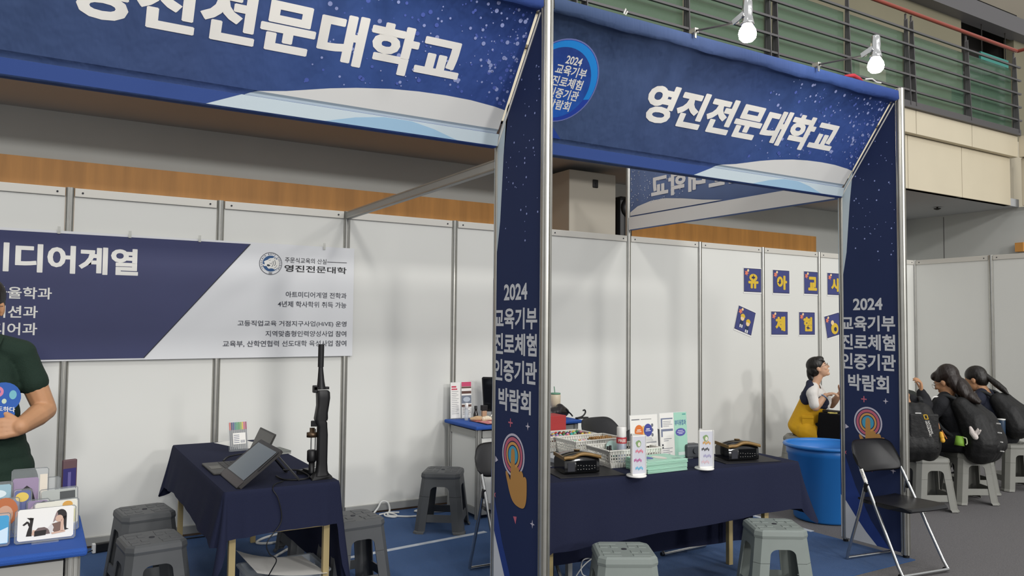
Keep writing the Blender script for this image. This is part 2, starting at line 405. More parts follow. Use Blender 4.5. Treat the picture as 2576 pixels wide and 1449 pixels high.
for x in range(-6, 5): panel((x, 0), (x+1, 0), 'white partition panel '+where[x])
panel((5, 0), (5, -1), 'white partition panel behind the seated students, touching the corner post')
panel((5, -1), (5, -2), 'white partition panel at the right picture edge behind the dark backpacks')
for x, lb in {-6: 'wall post hidden behind the person in green', -5: 'wall post crossing behind the wall banner near the left picture edge', -4: 'wall post above and below the emblem half of the wall banner', -3: 'wall post where the ceiling beam meets the back wall', -2: 'wall post beside the leaflets on the blue-topped counter', -1: 'wall post hidden behind the left pillar banner', 1: 'wall post right of the mint leaflets', 2: 'wall post cutting the first lettered poster', 3: 'wall post above the seated woman', 4: 'wall post behind the right pillar banner', 5: 'corner wall post behind the seated students'}.items():
    wall_post(x, 0, 2.5, 'slim aluminium '+lb)
wall_post(5, -1, 2.5, 'slim aluminium wall post behind the rightmost student'); wall_post(5, -2, 2.5, 'slim aluminium wall post past the right picture edge')
wall_post(0, 0, 3.25, 'tall corner aluminium post carrying the reversed banner')

# ================================================================ BOOTH FRONTS
YO, YI, ZO, ZI = -2.97, -2.5, 3.25, 2.58
wall_post(-3, YO, 3.27, 'thick front aluminium post between the two booth fronts', r=.03)
wall_post(0, YO, 3.27, 'outer aluminium post of the right pillar, behind the folding chair', r=.03)
wall_post(-6, YO, 3.27, 'front aluminium post of the left booth beyond the picture edge', r=.03)
wall_post(-3, YI, ZI, 'inner aluminium post of the left pillar banner', r=.026)
wall_post(0, YI, ZI, 'inner aluminium post of the right pillar banner, beside the blue bin', r=.026)
wall_post(-6, YI, ZI, 'inner aluminium post of the left booth beyond the picture edge', r=.026)
def beam(p0, p1, h, lb):
    t = thing('aluminium_beam', lb, 'beam', p0)
    b = MB(); b.bar(p0, p1, .035, h); part('profile', b, m_alu2, t)
    b = MB(); d = (V(p1)-V(p0)).normalized()
    b.bar(V(p0)-Z*(h/2-.006), V(p1)-Z*(h/2-.006), .04, .008); b.bar(V(p0)+Z*(h/2-.006), V(p1)+Z*(h/2-.006), .04, .008); part('flange', b, m_alu, t)
beam((-3, -.027, 2.465), (-3, YI+.026, 2.465), .06, 'bare aluminium beam running back to the wall between the booths')

DE = (V((0, YI, ZI))-V((0, YO, ZO))).normalized()      # down the slope of the front banners
DN = V((0, -.8187, -.5743))                             # out of the slope
SL = .8184
def fas(xr, s, lift=.0): return V((xr, YO, ZO))+DE*s+DN*lift
print_f = [(0, '#3F5275'), (.45, '#405381'), (.72, '#3A5594'), (1, '#344D92')]
def front_banner(x1, label, logo):
    x0 = x1-3+.033; xe = x1-.033
    t = thing('front_banner', label, 'banner', ((x0+xe)/2, YO, ZI))
    m = print_gradient('front fabric %d' % x1, print_f, 0, x0, xe)
    b = MB()
    prof = [(YO-.012, 3.25), (YO-.016, 3.19), (YO+.012, 3.178)]
    prof = [V((0, y, z)) for y, z in prof]
    prof += [fas(0, .085, -.004), fas(0, .3, -.004), fas(0, .55, -.004), fas(0, .735, -.004)]
    prof += [fas(0, .752, -.012), fas(0, .766, -.012), V((0, YI-.040, 2.622)), V((0, YI-.022, 2.56)), V((0, YI-.015, 2.553)), V((0, YI+.02, 2.553))]
    nx = 90; rows = []
    for i, p in enumerate(prof):
        r = []
        for j in range(nx+1):
            x = x0+(xe-x0)*j/nx; q = V((x, p.y, p.z))
            if i in (1, 2): q += Z*.004*math.sin(x*9+i)+Z*.002*math.sin(x*31)
            if i in (4, 5): q += DN*.0008*math.sin(x*7+i)
            r.append(q)
        rows.append(r)
    b.grid(rows[:3]); b.grid(rows[2:7]); b.grid(rows[6:9]); b.grid(rows[8:10]); b.grid(rows[9:11]); b.grid(rows[10:]); part('fabric', b, m, t)
    b = MB(); b.box(((x0+xe)/2, YI, 2.585), (xe-x0, .03, .05)); b.box(((x0+xe)/2, YO+.01, 3.22), (xe-x0, .03, .05)); part('frame_rail', b, m_alu2, t)
    R = lambda xr, s, l=-.0022: fas(x1+xr, s, l)
    # printed waves
    wl = [(-1.70, .80), (-1.49, .765), (-1.2, .715), (-1.0, .667), (-.87, .642), (-.7, .618), (-.55, .606), (-.4, .601), (-.25, .603), (-.1, .615), (-.035, .625)]
    b = MB(); up = [R(x, min(s, .737)) for x, s in wl if s < .742]; up = [R(-1.33, .737)]+up
    b.poly(up+[R(-.035, .737)]); part('white_wave', b, mat('wave white', '#E6E6E4', .75), t, label='white printed wave')
    b = MB()
    lipz = lambda xr, f: V((x1+xr, YI-.0415+.018*f, 2.622-.062*f))
    b.poly([lipz(-1.55, 1), lipz(-1.40, 0), lipz(-.03, 0), lipz(-.03, 1)])
    tr = [R(-.035, .737), R(-.035, .752, -.009), R(-.035, .766, -.009), lipz(-.035, 0)]; tl = [R(-1.33, .737), R(-1.36, .752, -.009), R(-1.385, .766, -.009), lipz(-1.40, 0)]
    for k in range(3): b.poly([tl[k], tr[k], tr[k+1], tl[k+1]])
    part('pale_lip', b, mat('ice blue print', '#BFCDD5', .75), t, label='pale blue hem strip')
    b = MB(); b.poly([lipz(-2.965, 1)+Y*.0008, lipz(-2.965, 0)+Y*.0008, lipz(-1.38, 0)+Y*.0008, lipz(-1.53, 1)+Y*.0008]); part('hem_print', b, mat('hem royal', '#2B4686', .75), t)
    b = MB(); b.poly([lipz(-1.0, 1)-Y*.001, lipz(-.85, .4)-Y*.001, lipz(-.7, .05)-Y*.001, lipz(-.55, .05)-Y*.001, lipz(-.42, .4)-Y*.001, lipz(-.28, 1)-Y*.001]); part('blue_wave', b, mat('sky print', '#94B6D0', .75), t)
    b = MB(); text_into(b, '영진전문대학교', R(-2.13 if x1 == 0 else -2.11, .54), X, -DE, 1.745, .235, .03, heavy=.016); part('lettering', b, m_fl, t, label='white Korean lettering')
    rnd = random.Random(5); bb, bd = MB(), MB()
    for k in range(300):
        xr = -.05-1.15*rnd.random()**1.7; s = .09+.62*rnd.random()
        lim = min(wl, key=lambda w: abs(w[0]-xr))[1]-.02
        if s > lim: s = .1+(lim-.1)*rnd.random()
        if -1.0 > xr and rnd.random() < .4: continue
        rr = rnd.choice((.003, .004, .004, .006, .008, .011))
        disc(bb if rnd.random() < .5 else bd, R(xr, s, -.0026+.0002*(k % 4)), X, DE, rr, 10)
    part('speckles', bb, mat('pale lilac print', '#97A3D6', .8), t, kind='stuff'); part('speckles', bd, mat('dim lilac print', '#4F63B4', .8), t, kind='stuff')
    # a deep blue wedge printed in the lower left corner
    b = MB(); b.poly([R(-2.95, .5), R(-2.86, .56), R(-2.74, .64), R(-2.62, .737), R(-2.95, .737)]); part('corner_print', b, mat('royal print', '#22459C', .75), t)
    if logo:
        c = (-2.745, .41)
        b = MB(); disc(b, R(*c, -.0026), X, DE, .236, 48); part('badge_halo', b, mat('badge halo', '#6F79B4', .8), t)
        b = MB(); disc(b, R(*c, -.0022), X, DE, .229, 48); part('badge_rim', b, mat('badge rim', '#1D3FA6', .7), t)
        b = MB(); pts = [R(c[0]+.226*math.cos(a), c[1]-.226*math.sin(a), -.0018) for a in [PI*1.12-i*PI*1.22/30 for i in range(31)]]
        pts += [R(c[0]-.012+.2*math.cos(a), c[1]+.016-.2*math.sin(a), -.0018) for a in [-PI*.1+i*PI*1.22/30 for i in range(31)]]
        for i in range(30): b.poly([pts[i], pts[i+1], pts[60-i], pts[61-i]])
        part('badge_arc', b, mat('badge cyan', '#1488DC', .7), t)
        b = MB(); disc(b, R(c[0]-.012, c[1]+.012, -.0014), X, DE, .2, 48)
        part('badge_disc', b, print_gradient('badge fill', [(0, '#2166C8'), (.45, '#2350A6'), (1, '#23408C')], 2, 2.72, 3.05), t)
        for tx, xx, ss, w, h in (('2024', -2.765, .31, .105, .045), ('교육기부', -2.81, .375, .205, .058), ('진로체험', -2.81, .44, .205, .058), ('인증기관', -2.81, .505, .205, .058), ('박람회', -2.785, .57, .15, .058)):
            b = MB(); text_into(b, tx, R(xx, ss, -.0009), X, -DE, w, h, .022)
            part('lettering', b, m_letter, t)
    return t
front_banner(0, 'blue slanted front banner with round badge over the right booth', True)
front_banner(-3, 'blue slanted front banner over the left booth, nearest the camera', False)

def chaikin(pts):
    out = []
    for i in range(len(pts)):
        p, q = pts[i], pts[(i+1) % len(pts)]; out += [(.75*p[0]+.25*q[0], .75*p[1]+.25*q[1]), (.25*p[0]+.75*q[0], .25*p[1]+.75*q[1])]
    return out
def pillar_banner(x, label):
    t = thing('pillar_banner', label, 'banner', (x, -2.735, .03)); xf = x-.018
    P = lambda y, z, l=0: V((xf-l*.3, y, z))
    b = MB(); b.prism([P(-2.475, .03), P(-2.945, .03), P(-2.945, 3.22), P(-2.475, 2.55)], (.036, 0, 0)); part('fabric', b, mat('navy print', '#253156', .75, bump=.12, scale=5, spec=.3), t)
    b = MB()
    edge = [(-2.72, 2.9), (-2.66, 2.86), (-2.605, 2.75), (-2.575, 2.5), (-2.545, 2.14), (-2.51, 1.95), (-2.476, 1.82)]
    b.poly([P(-2.476, 2.555, .002)]+[P(-2.63, 2.78, .002)]+[P(y, z, .002) for y, z in edge[2:]]); part('pale_band', b, mat('ice blue print', '#C6D6E0', .75), t)
    b = MB()
    roy = [(-2.476, .80), (-2.52, .62), (-2.6, .42), (-2.72, .2), (-2.86, .031)]
    whi = [(-2.476, .55 if x else .34), (-2.52, .45 if x else .30), (-2.6, .3 if x else .2), (-2.68, .15 if x else .11), (-2.765, .031)]
    b.poly([P(y, z, .002) for y, z in roy]+[P(-2.476, .031, .002)]); part('royal_wave', b, mat('deep royal print', '#253F86', .75), t)
    b = MB(); b.poly([P(y, z, .003) for y, z in whi]+[P(-2.476, .031, .003)]); part('white_wave', b, mat('pale print', '#D5D7DA', .75), t)
    b = MB(); rnd = random.Random(3 if x else 4); d = MB()
    for k in range(46):
        z = 1.95+.98*rnd.random()**.7; y = -2.60-.33*rnd.random()
        if z > 2.58+(-2.5-y)*1.42-.06: z -= .5
        disc(b, P(y, z, .003), -Y, Z, rnd.choice((.003, .004, .006)), 8)
    part('speckles', b, mat('pale lilac print', '#97A3D6', .8), t, kind='stuff')
    b = MB()
    o = .0
    for tx, y0, z0, w, h in (('2024', -2.595, 1.705, .235, .088), ('교육기부', -2.49, 1.553, .435, .112), ('진로체험', -2.49, 1.415, .432, .116), ('인증기관', -2.49, 1.272, .435, .118), ('박람회', -2.547, 1.118, .325, .12)):
        b = MB(); text_into(b, tx, P(y0, z0, .004), -Y, Z, w, h, .028)
        part('lettering', b, mat('silver print', '#D0D2D6', .7), t)
    c = (-2.705, .895)
    for nm, r, colr, l in (('ring_white', .112, '#C9C4D2', .004), ('ring_dark', .1, '#232B52', .0044), ('ring_pink', .093, '#C7687C', .005), ('ring_dark', .074, '#232B52', .0054), ('ring_orange', .068, '#D9A05A', .006), ('ring_dark', .053, '#232B52', .0064), ('ring_blue', .047, '#4BA3C4', .007)):
        b = MB(); disc(b, P(*c, l), -Y, Z, r, 36); part(nm, b, mat('ring '+colr, colr, .75), t)
    # pointing hand
    hand = [(-2.685, .905), (-2.692, .925), (-2.705, .932), (-2.718, .925), (-2.725, .905), (-2.725, .825), (-2.735, .838), (-2.75, .842), (-2.765, .832), (-2.768, .815), (-2.778, .825), (-2.793, .825), (-2.806, .812), (-2.808, .795), (-2.818, .802), (-2.832, .8), (-2.842, .785), (-2.842, .70), (-2.83, .655), (-2.805, .635), (-2.74, .64), (-2.70, .66), (-2.672, .70), (-2.65, .75), (-2.632, .79), (-2.635, .805), (-2.65, .80), (-2.67, .775), (-2.685, .755)]
    b = MB(); b.poly([P(y, z, .009) for y, z in chaikin(chaikin(hand))]); part('hand_print', b, mat('ochre print', '#C08E4E', .75), t)
    mp, mw = mat('ring #C7687C', '#C7687C', .75), mat('ring #C9C4D2', '#C9C4D2', .75)
    plus = [(-.022, -.004), (-.004, -.004), (-.004, -.022), (.004, -.022), (.004, -.004), (.022, -.004), (.022, .004), (.004, .004), (.004, .022), (-.004, .022), (-.004, .004), (-.022, .004)]
    b = MB(); b.poly([P(-2.675-h, 1.06+v, .004) for h, v in plus]); part('plus_mark', b, mp, t)
    b = MB(); star(b, P(-2.845, 1.06, .004), -Y, Z, .022, 4, .3); part('spark_mark', b, mw, t)
    b = MB(); star(b, P(-2.895, .58, .004), -Y, Z, .022, 4, .3); part('spark_mark', b, mw, t)
    b = MB(); b.poly([P(-2.52, .865, .004), P(-2.52, .83, .004), P(-2.55, .845, .004)]); part('triangle_mark', b, mw, t)
    b = MB(); b.poly([P(-2.71, .58, .004), P(-2.745, .585, .004), P(-2.735, .545, .004)]); part('triangle_mark', b, mp, t)
    b = MB(); star(b, P(-2.515, .655, .004), -Y, Z, .02, 4, .3, a=PI/4); part('cross_mark', b, mp, t)
    # white piping along the mitre with the front banner
    b = MB(); b.tube([(xf-.004, YO+.03, 3.17), (xf-.004, YI-.01, 2.565)], .005, 6); part('piping', b, m_letter, t)
    return t
pillar_banner(-3, 'navy pillar banner with pointing hand between the two booths')
pillar_banner(0, 'navy pillar banner with pointing hand behind the black folding chair')

# side banner seen from its back
t = thing('side_banner', 'blue banner seen from behind with mirrored lettering, over the right side', 'banner', (0, -1.26, 2.56))
b = MB(); rows = []
for z, dx in ((3.24, 0), (2.95, -.002), (2.7, 0), (2.692, .008), (2.684, -.012), (2.6, -.016), (2.56, -.014), (2.55, .01)):
    rows.append([V((dx+.003*math.sin(j*1.7), -.03-2.44*j/40, z)) for j in range(41)])
b.grid(rows); part('fabric', b, mat('backlit blue fabric', '#6C80AC', .8, bump=.1, scale=6), t)  # cloth and print colours raised to stand in for light coming through
B = lambda y, z, l=.006: V((-l, y, z))
b = MB(); b.poly([B(-.035, 2.70), B(-.035, 2.735), B(-.15, 2.785), B(-.35, 2.815), B(-.55, 2.815), B(-.8, 2.78), B(-1.05, 2.735), B(-1.3, 2.70)])
b.poly([B(-.035, 2.685, .02), B(-.035, 2.557, .021), B(-2.45, 2.557, .021), B(-2.45, 2.685, .02)]); part('white_wave', b, mat('backlit white print', '#E6E4E0', .8), t)
b = MB(); text_into(b, '영진전문대학교', B(-2.1, 2.83, .007), Y, Z, 1.74, .23, .03, heavy=.014); part('lettering', b, mat('backlit letter', '#EFEEEE', .8), t)
b = MB(); rnd = random.Random(9)
for k in range(150): disc(b, B(-.05-.75*rnd.random()**1.6, 2.8+.4*rnd.random(), .0065), Y, Z, rnd.choice((.003, .005, .007)), 8)
part('speckles', b, mat('backlit speckle', '#C3CBE0', .8), t, kind='stuff')

# ---- lamps on the fascia
def spot(x, y1, z1, lb, zt=3.25):
    t = thing('arm_lamp', lb, 'lamp', (x, -2.99, zt))
    b = MB(); b.box((x, -2.985, zt+.018), (.03, .05, .03), bev=.004); b.box((x-.01, -3.006, zt-.005), (.012, .008, .05)); part('clamp', b, m_alu, t)
    b = MB(); b.tube([(x, -2.985, zt+.02), (x, y1+.06, z1+.075)], .006, 8); part('arm', b, m_steel, t)
    ch = mat('chrome', '#D5D5D5', .12, metal=1)
    b = MB(); b.bar((x-.03, y1+.075, z1+.07), (x-.03, y1, z1+.095), .006, .03); b.cyl((x-.036, y1+.01, z1+.092), (x+.04, y1+.01, z1+.092), .013, n=12); part('bracket', b, ch, t)
    b = MB(); b.lathe([(.0, .175), (.022, .175), (.026, .165), (.028, .12), (.026, .09), (.033, .06), (.036, .045), (.034, .04), (0, .04)], (x, y1, z1), 20); part('socket', b, ch, t)
    b = MB(); b.lathe([(.02, .055), (.03, .035), (.043, .012), (.047, -.008), (.043, -.03), (.028, -.046), (0, -.052)], (x, y1, z1), 24); part('bulb', b, mat('lit bulb', '#FFF6E6', .4, emit=70), t, label='lit white bulb')
    return t
spot(-2.0, -3.38, 3.135, 'lit arm lamp on the right booth banner, nearer the middle post')
spot(-.92, -3.40, 3.155, 'lit arm lamp on the right booth banner, near its right end')
spot(-5.0, -3.38, 3.14, 'lit arm lamp over the left banner, beyond the top picture edge left'); spot(-3.92, -3.38, 3.14, 'lit arm lamp over the left banner, beyond the top picture edge right')
s = MB(); s.tube([(-.6, -2.96, 3.262), (-.52, -2.97, 3.275), (-.44, -2.96, 3.268), (-.38, -2.95, 3.258)], [.006, .014, .012, .004], 8); solo('red_rag', s, mat('red cloth', '#B3303F', .8), 'small red rag lying on top of the right banner', 'cloth')
s = MB(); s.tube([(-.42, -2.99, 3.262), (-.36, -3.0, 3.272), (-.3, -2.99, 3.262), (-.24, -2.985, 3.268)], .005, 6); solo('cable', s, m_white, 'short white cable beside the red rag on the right banner', 'cable')
s = MB(); s.tube([(-2.52, -2.99, 3.255), (-2.515, -3.0, 3.28), (-2.5, -2.995, 3.27), (-2.505, -2.985, 3.255)], .005, 6); solo('wire_twist', s, m_white, 'small white wire twist on top of the right banner, left of the lamps', 'wire')
# ================================================================ WALL BANNER AND POSTERS
def wb(x, z, l=0): return V((x, -.034-l, z))
t = thing('wall_banner', 'blue and white printed banner with Korean text and a round emblem on the back wall', 'banner', (-4.4, -.034, 1.3))
b = MB(); rows = []
for k in range(13):
    f = k/12; r = []
    for j in range(61):
        x = -5.9+(2.955)*j/60; zt = 2.192+.02*(x+5.4)/2.45*0+.0; zb = 1.296+.012*(x+5.4)/2.45
        r.append(V((x, -.036-.0012*math.sin(x*6+f*3)-.0008*math.sin(x*17), zt+.012*(x+5.4)/2.4*0+(zb-zt)*f+(.012 if x > -3.2 else 0)*0)))
    rows.append(r)
b.grid(rows); part('sheet', b, mat('banner white', '#D9DADC', .5, bump=.1, scale=4), t)
m_bb = mat('banner navy', '#2B315C', .5, bump=.1, scale=4, var=.05, vscale=2)
b = MB(); b.poly([wb(-5.88, 2.172, .006), wb(-3.785, 2.178, .006), wb(-4.51, 1.312, .006), wb(-5.88, 1.306, .006)]); part('blue_field', b, m_bb, t)
b = MB(); b.poly([wb(-3.785, 2.178, .0065), wb(-3.777, 2.178, .0065), wb(-4.502, 1.312, .0065), wb(-4.51, 1.312, .0065)]); part('field_edge', b, m_ink, t)
def wtext(tx, x0, x1, z0, z1, m, w=.01, hv=0):
    b = MB(); text_into(b, tx, wb(x0, z0, .0066 if x1 < -4 else .0042), X, Z, x1-x0, z1-z0, w, heavy=hv); part('lettering', b, m, t)
wtext('미디어계열', -5.50, -4.562, 1.90, 2.09, m_letter, .028, .010)
wtext('자율학과', -5.43, -5.088, 1.718, 1.798, m_letter, .016)
wtext('이션과', -5.42, -5.166, 1.59, 1.672, m_letter, .016)
wtext('디어과', -5.42, -5.166, 1.475, 1.558, m_letter, .016)
wtext('주문식교육의 산실', -3.512, -3.178, 2.05, 2.092, m_ink, .0)
wtext('영진전문대학', -3.515, -3.008, 1.978, 2.032, mat('black ink', '#16161A', .6), .014)
b = MB(); b.box(wb(-3.09, 2.07, .0042), (.165, .001, .004)); part('rule', b, m_ink, t)
m_grey = mat('grey ink', '#4A4C55', .7)
wtext('아트미디어계열 전학과', -3.50, -3.004, 1.775, 1.822, m_grey)
wtext('4년제 학사학위 취득 가능', -3.56, -3.004, 1.698, 1.746, m_grey)
wtext('고등직업교육 거점지구사업(HiVE) 운영', -3.86, -3.0, 1.54, 1.59, m_grey)
wtext('지역맞춤형인력양성사업 참여', -3.65, -3.0, 1.465, 1.512, m_grey)
wtext('교육부, 산학연협력 선도대학 육성사업 참여', -3.965, -2.998, 1.385, 1.435, m_grey)
# emblem
ec = (-3.623, 2.035); er = .088
e = MB(); ring(e, wb(*ec, .0044), X, Z, er, er-.004); part('emblem_ring', e, m_grey, t)
e = MB(); disc(e, wb(*ec, .0044), X, Z, .062, 40); part('emblem_disc', e, mat('emblem blue', '#27507F', .6), t, label='blue emblem disc')
def em(x, y, l=.0052): return wb(ec[0]+(x-725)/520*er, ec[1]-(y-725)/520*er, l)
e = MB(); e.poly([em(*p) for p in [(410, 650), (480, 600), (600, 550), (615, 520), (700, 480), (800, 470), (870, 430), (930, 440), (960, 480), (950, 520), (1040, 525), (1100, 620), (1110, 760), (1060, 880), (980, 960), (910, 1000), (870, 980), (820, 950), (740, 945), (640, 970), (580, 920), (540, 850), (430, 850), (360, 790), (365, 750), (440, 790), (450, 700), (415, 670)]]); part('emblem_tiger', e, m_letter, t)
e = MB()
for st, w in (([(900, 560), (940, 680), (930, 760), (880, 820)], 22), ([(830, 600), (850, 700), (820, 800), (770, 880)], 20), ([(1010, 780), (960, 880), (860, 950)], 14), ([(670, 700), (760, 745), (800, 640)], 14), ([(620, 560), (660, 580), (730, 550)], 12), ([(870, 490), (920, 480)], 26)):
    for p, q in zip(st, st[1:]):
        dx, dy = q[0]-p[0], q[1]-p[1]; L = math.hypot(dx, dy); nx, ny = -dy/L*w/2, dx/L*w/2
        e.poly([em(p[0]+nx, p[1]+ny, .0058), em(q[0]+nx, q[1]+ny, .0058), em(q[0]-nx, q[1]-ny, .0058), em(p[0]-nx, p[1]-ny, .0058)])
e.poly([em(*p, .0058) for p in [(545, 800), (580, 765), (660, 770), (710, 820), (650, 860), (570, 845)]])
part('emblem_stripes', e, mat('emblem dark', '#22313F', .6), t)
e = MB(); msg = '·YEUNGJIN 1977 COLLEGE·'
for i, ch in enumerate(msg):
    if ch == ' ': continue
    a = math.radians(226-272*i/(len(msg)-1)); ur = V((math.cos(a), 0, math.sin(a))); ut = V((math.sin(a), 0, -math.cos(a)))
    w, h = {'·': (.004, .004), 'I': (.002, .013), '1': (.005, .013)}.get(ch, (.0095, .013))
    text_into(e, ch, wb(*ec, .0048)+ur*.0665-ut*(w/2), ut, ur, w, h, .0)
part('emblem_lettering', e, m_grey, t)
e = MB()
for dx in (-.011, -.005, 0, .005, .011): e.box(wb(ec[0]+dx, ec[1]-.077, .0048), (.0022, .001, .012))
e.box(wb(ec[0], ec[1]-.0705, .0048), (.026, .001, .002)); part('emblem_gate', e, m_grey, t)

def tape_bit(x, z, lb):
    s = MB(); s.box((x, -.046, z), (.018, .003, .05)); return solo('clear_tape', s, mat('clear tape', '#CFCFC8', .2, alpha=.6), lb, 'tape')
for x, lb in ((-5.06, 'bit of clear tape on the banner top edge, nearest the person'), (-4.62, 'bit of clear tape on the banner top edge above the large white letters'), (-4.15, 'bit of clear tape on the banner top edge left of the emblem half'), (-3.2, 'bit of clear tape on the banner top edge at its right end')):
    tape_bit(x, 2.195, lb)

m_pap = mat('poster paper', '#DEDDDB', .7); m_pn = mat('poster navy', '#3D4379', .7, var=.06, vscale=9); m_py = mat('poster yellow', '#D3B136', .7)
m_star = mat('poster coral', '#D9795F', .7); m_pd = mat('poster edge', '#2B2D4E', .7); m_cr = mat('poster cream', '#E6C99B', .7)
def poster(c, rot, lb, glyph=None, gk=None):
    R = Matrix.Rotation(rot, 3, 'Y'); cx, cz = c
    ux, uz = R@X, R@Z; y0 = -.0035
    Pt = lambda a, d, l=0: V((cx, y0-.002-l, cz))+ux*a+uz*d
    t = thing('paper_poster', lb, 'poster', (cx, y0, cz-.14), 0, 'navy paper posters on the back wall')
    q = lambda b, a0, a1, d0, d1, l: b.poly([Pt(a0, d0, l), Pt(a1, d0, l), Pt(a1, d1, l), Pt(a0, d1, l)])
    b = MB(); b.prism([Pt(-.148, -.148), Pt(.148, -.148), Pt(.148, .148), Pt(-.148, .148)], (0, -.001, 0)); part('paper', b, m_pap, t)
    b = MB(); q(b, -.142, .142, -.13, .14, .002); part('dark_edge', b, m_pd, t)
    b = MB(); q(b, -.135, .136, -.123, .133, .0026); part('blue_print', b, m_pn, t)
    b = MB(); star(b, Pt(-.1, .085, .004), ux, uz, .036, 5, .5, a=1.2); part('star', b, m_star, t)
    b = MB(); disc(b, Pt(-.075, .115, .0045), ux, uz, .016, 12); part('spot', b, m_cr, t)
    if glyph:
        b = MB(); gs = {'유': (.155, .16), '아': (.165, .16), '교': (.15, .16), '사': (.16, .16), '체': (.16, .165), '험': (.15, .165)}[glyph]
        text_into(b, glyph, Pt(-gs[0]/2+.01, -.085, .0046), ux, uz, gs[0], gs[1], .03, heavy=.035); part('lettering', b, m_py, t, label='yellow Korean letter')
        if glyph in '유아험':
            b = MB(); dx, dz = {'유': (.012, .04), '아': (-.035, -.005), '험': (.01, -.045)}[glyph]
            star(b, Pt(dx, dz, .0054), ux, uz, .034, 4, .34); part('spark_mark', b, m_pd, t)
    elif gk == 'kids':
        for nm, dx, dz in (('child_print', -.05, .02), ('child_print', .05, -.015)):
            b = MB(); disc(b, Pt(dx, dz, .005), ux, uz, .031, 14); part('face_print', b, m_cr, t)
            b = MB(); disc(b, Pt(dx, dz+.012, .006), ux, uz, .038, 12, a0=0, a1=PI); part('cap_print', b, m_py, t)
            b = MB(); b.poly([Pt(dx-.02, dz-.03, .005), Pt(dx+.02, dz-.03, .005), Pt(dx+.03, dz-.075, .005), Pt(dx-.03, dz-.075, .005)]); part('clothes_print', b, mat('poster dark blue', '#22304E', .7), t)
            b = MB(); q(b, dx-.022, dx-.004, dz-.11, dz-.075, .005); q(b, dx+.006, dx+.024, dz-.11, dz-.075, .005); part('legs_print', b, m_pap, t)
    elif gk == 'sun':
        b = MB(); disc(b, Pt(.02, -.04, .005), ux, uz, .07, 18); part('disc_print', b, m_py, t)
        b = MB(); disc(b, Pt(.03, -.05, .006), ux, uz, .028, 12); part('dark_print', b, m_pd, t)
        b = MB(); disc(b, Pt(-.01, .04, .0055), ux, uz, .03, 12); part('pale_print', b, m_cr, t)
    return t
poster((1.828, 2.105), .0, 'navy poster with a yellow letter, leftmost of the upper row', '유')
poster((2.314, 2.105), .0, 'navy poster with a yellow letter, second of the upper row', '아')
poster((2.864, 2.112), .0, 'navy poster with a yellow letter, third of the upper row', '교')
poster((3.30, 2.112), .0, 'navy poster half cut off by the pillar in the upper row', '사')
poster((1.70, 1.642), .29, 'tilted navy poster showing two children in yellow hats', gk='kids')
poster((2.28, 1.618), .0, 'navy poster with a yellow letter, beside the tilted children poster', '체')
poster((2.77, 1.618), .0, 'navy poster with a yellow letter, lower row nearest the seated woman', '험')
poster((3.26, 1.6), -.2, 'tilted navy poster with a yellow disc, half behind the pillar', gk='sun')

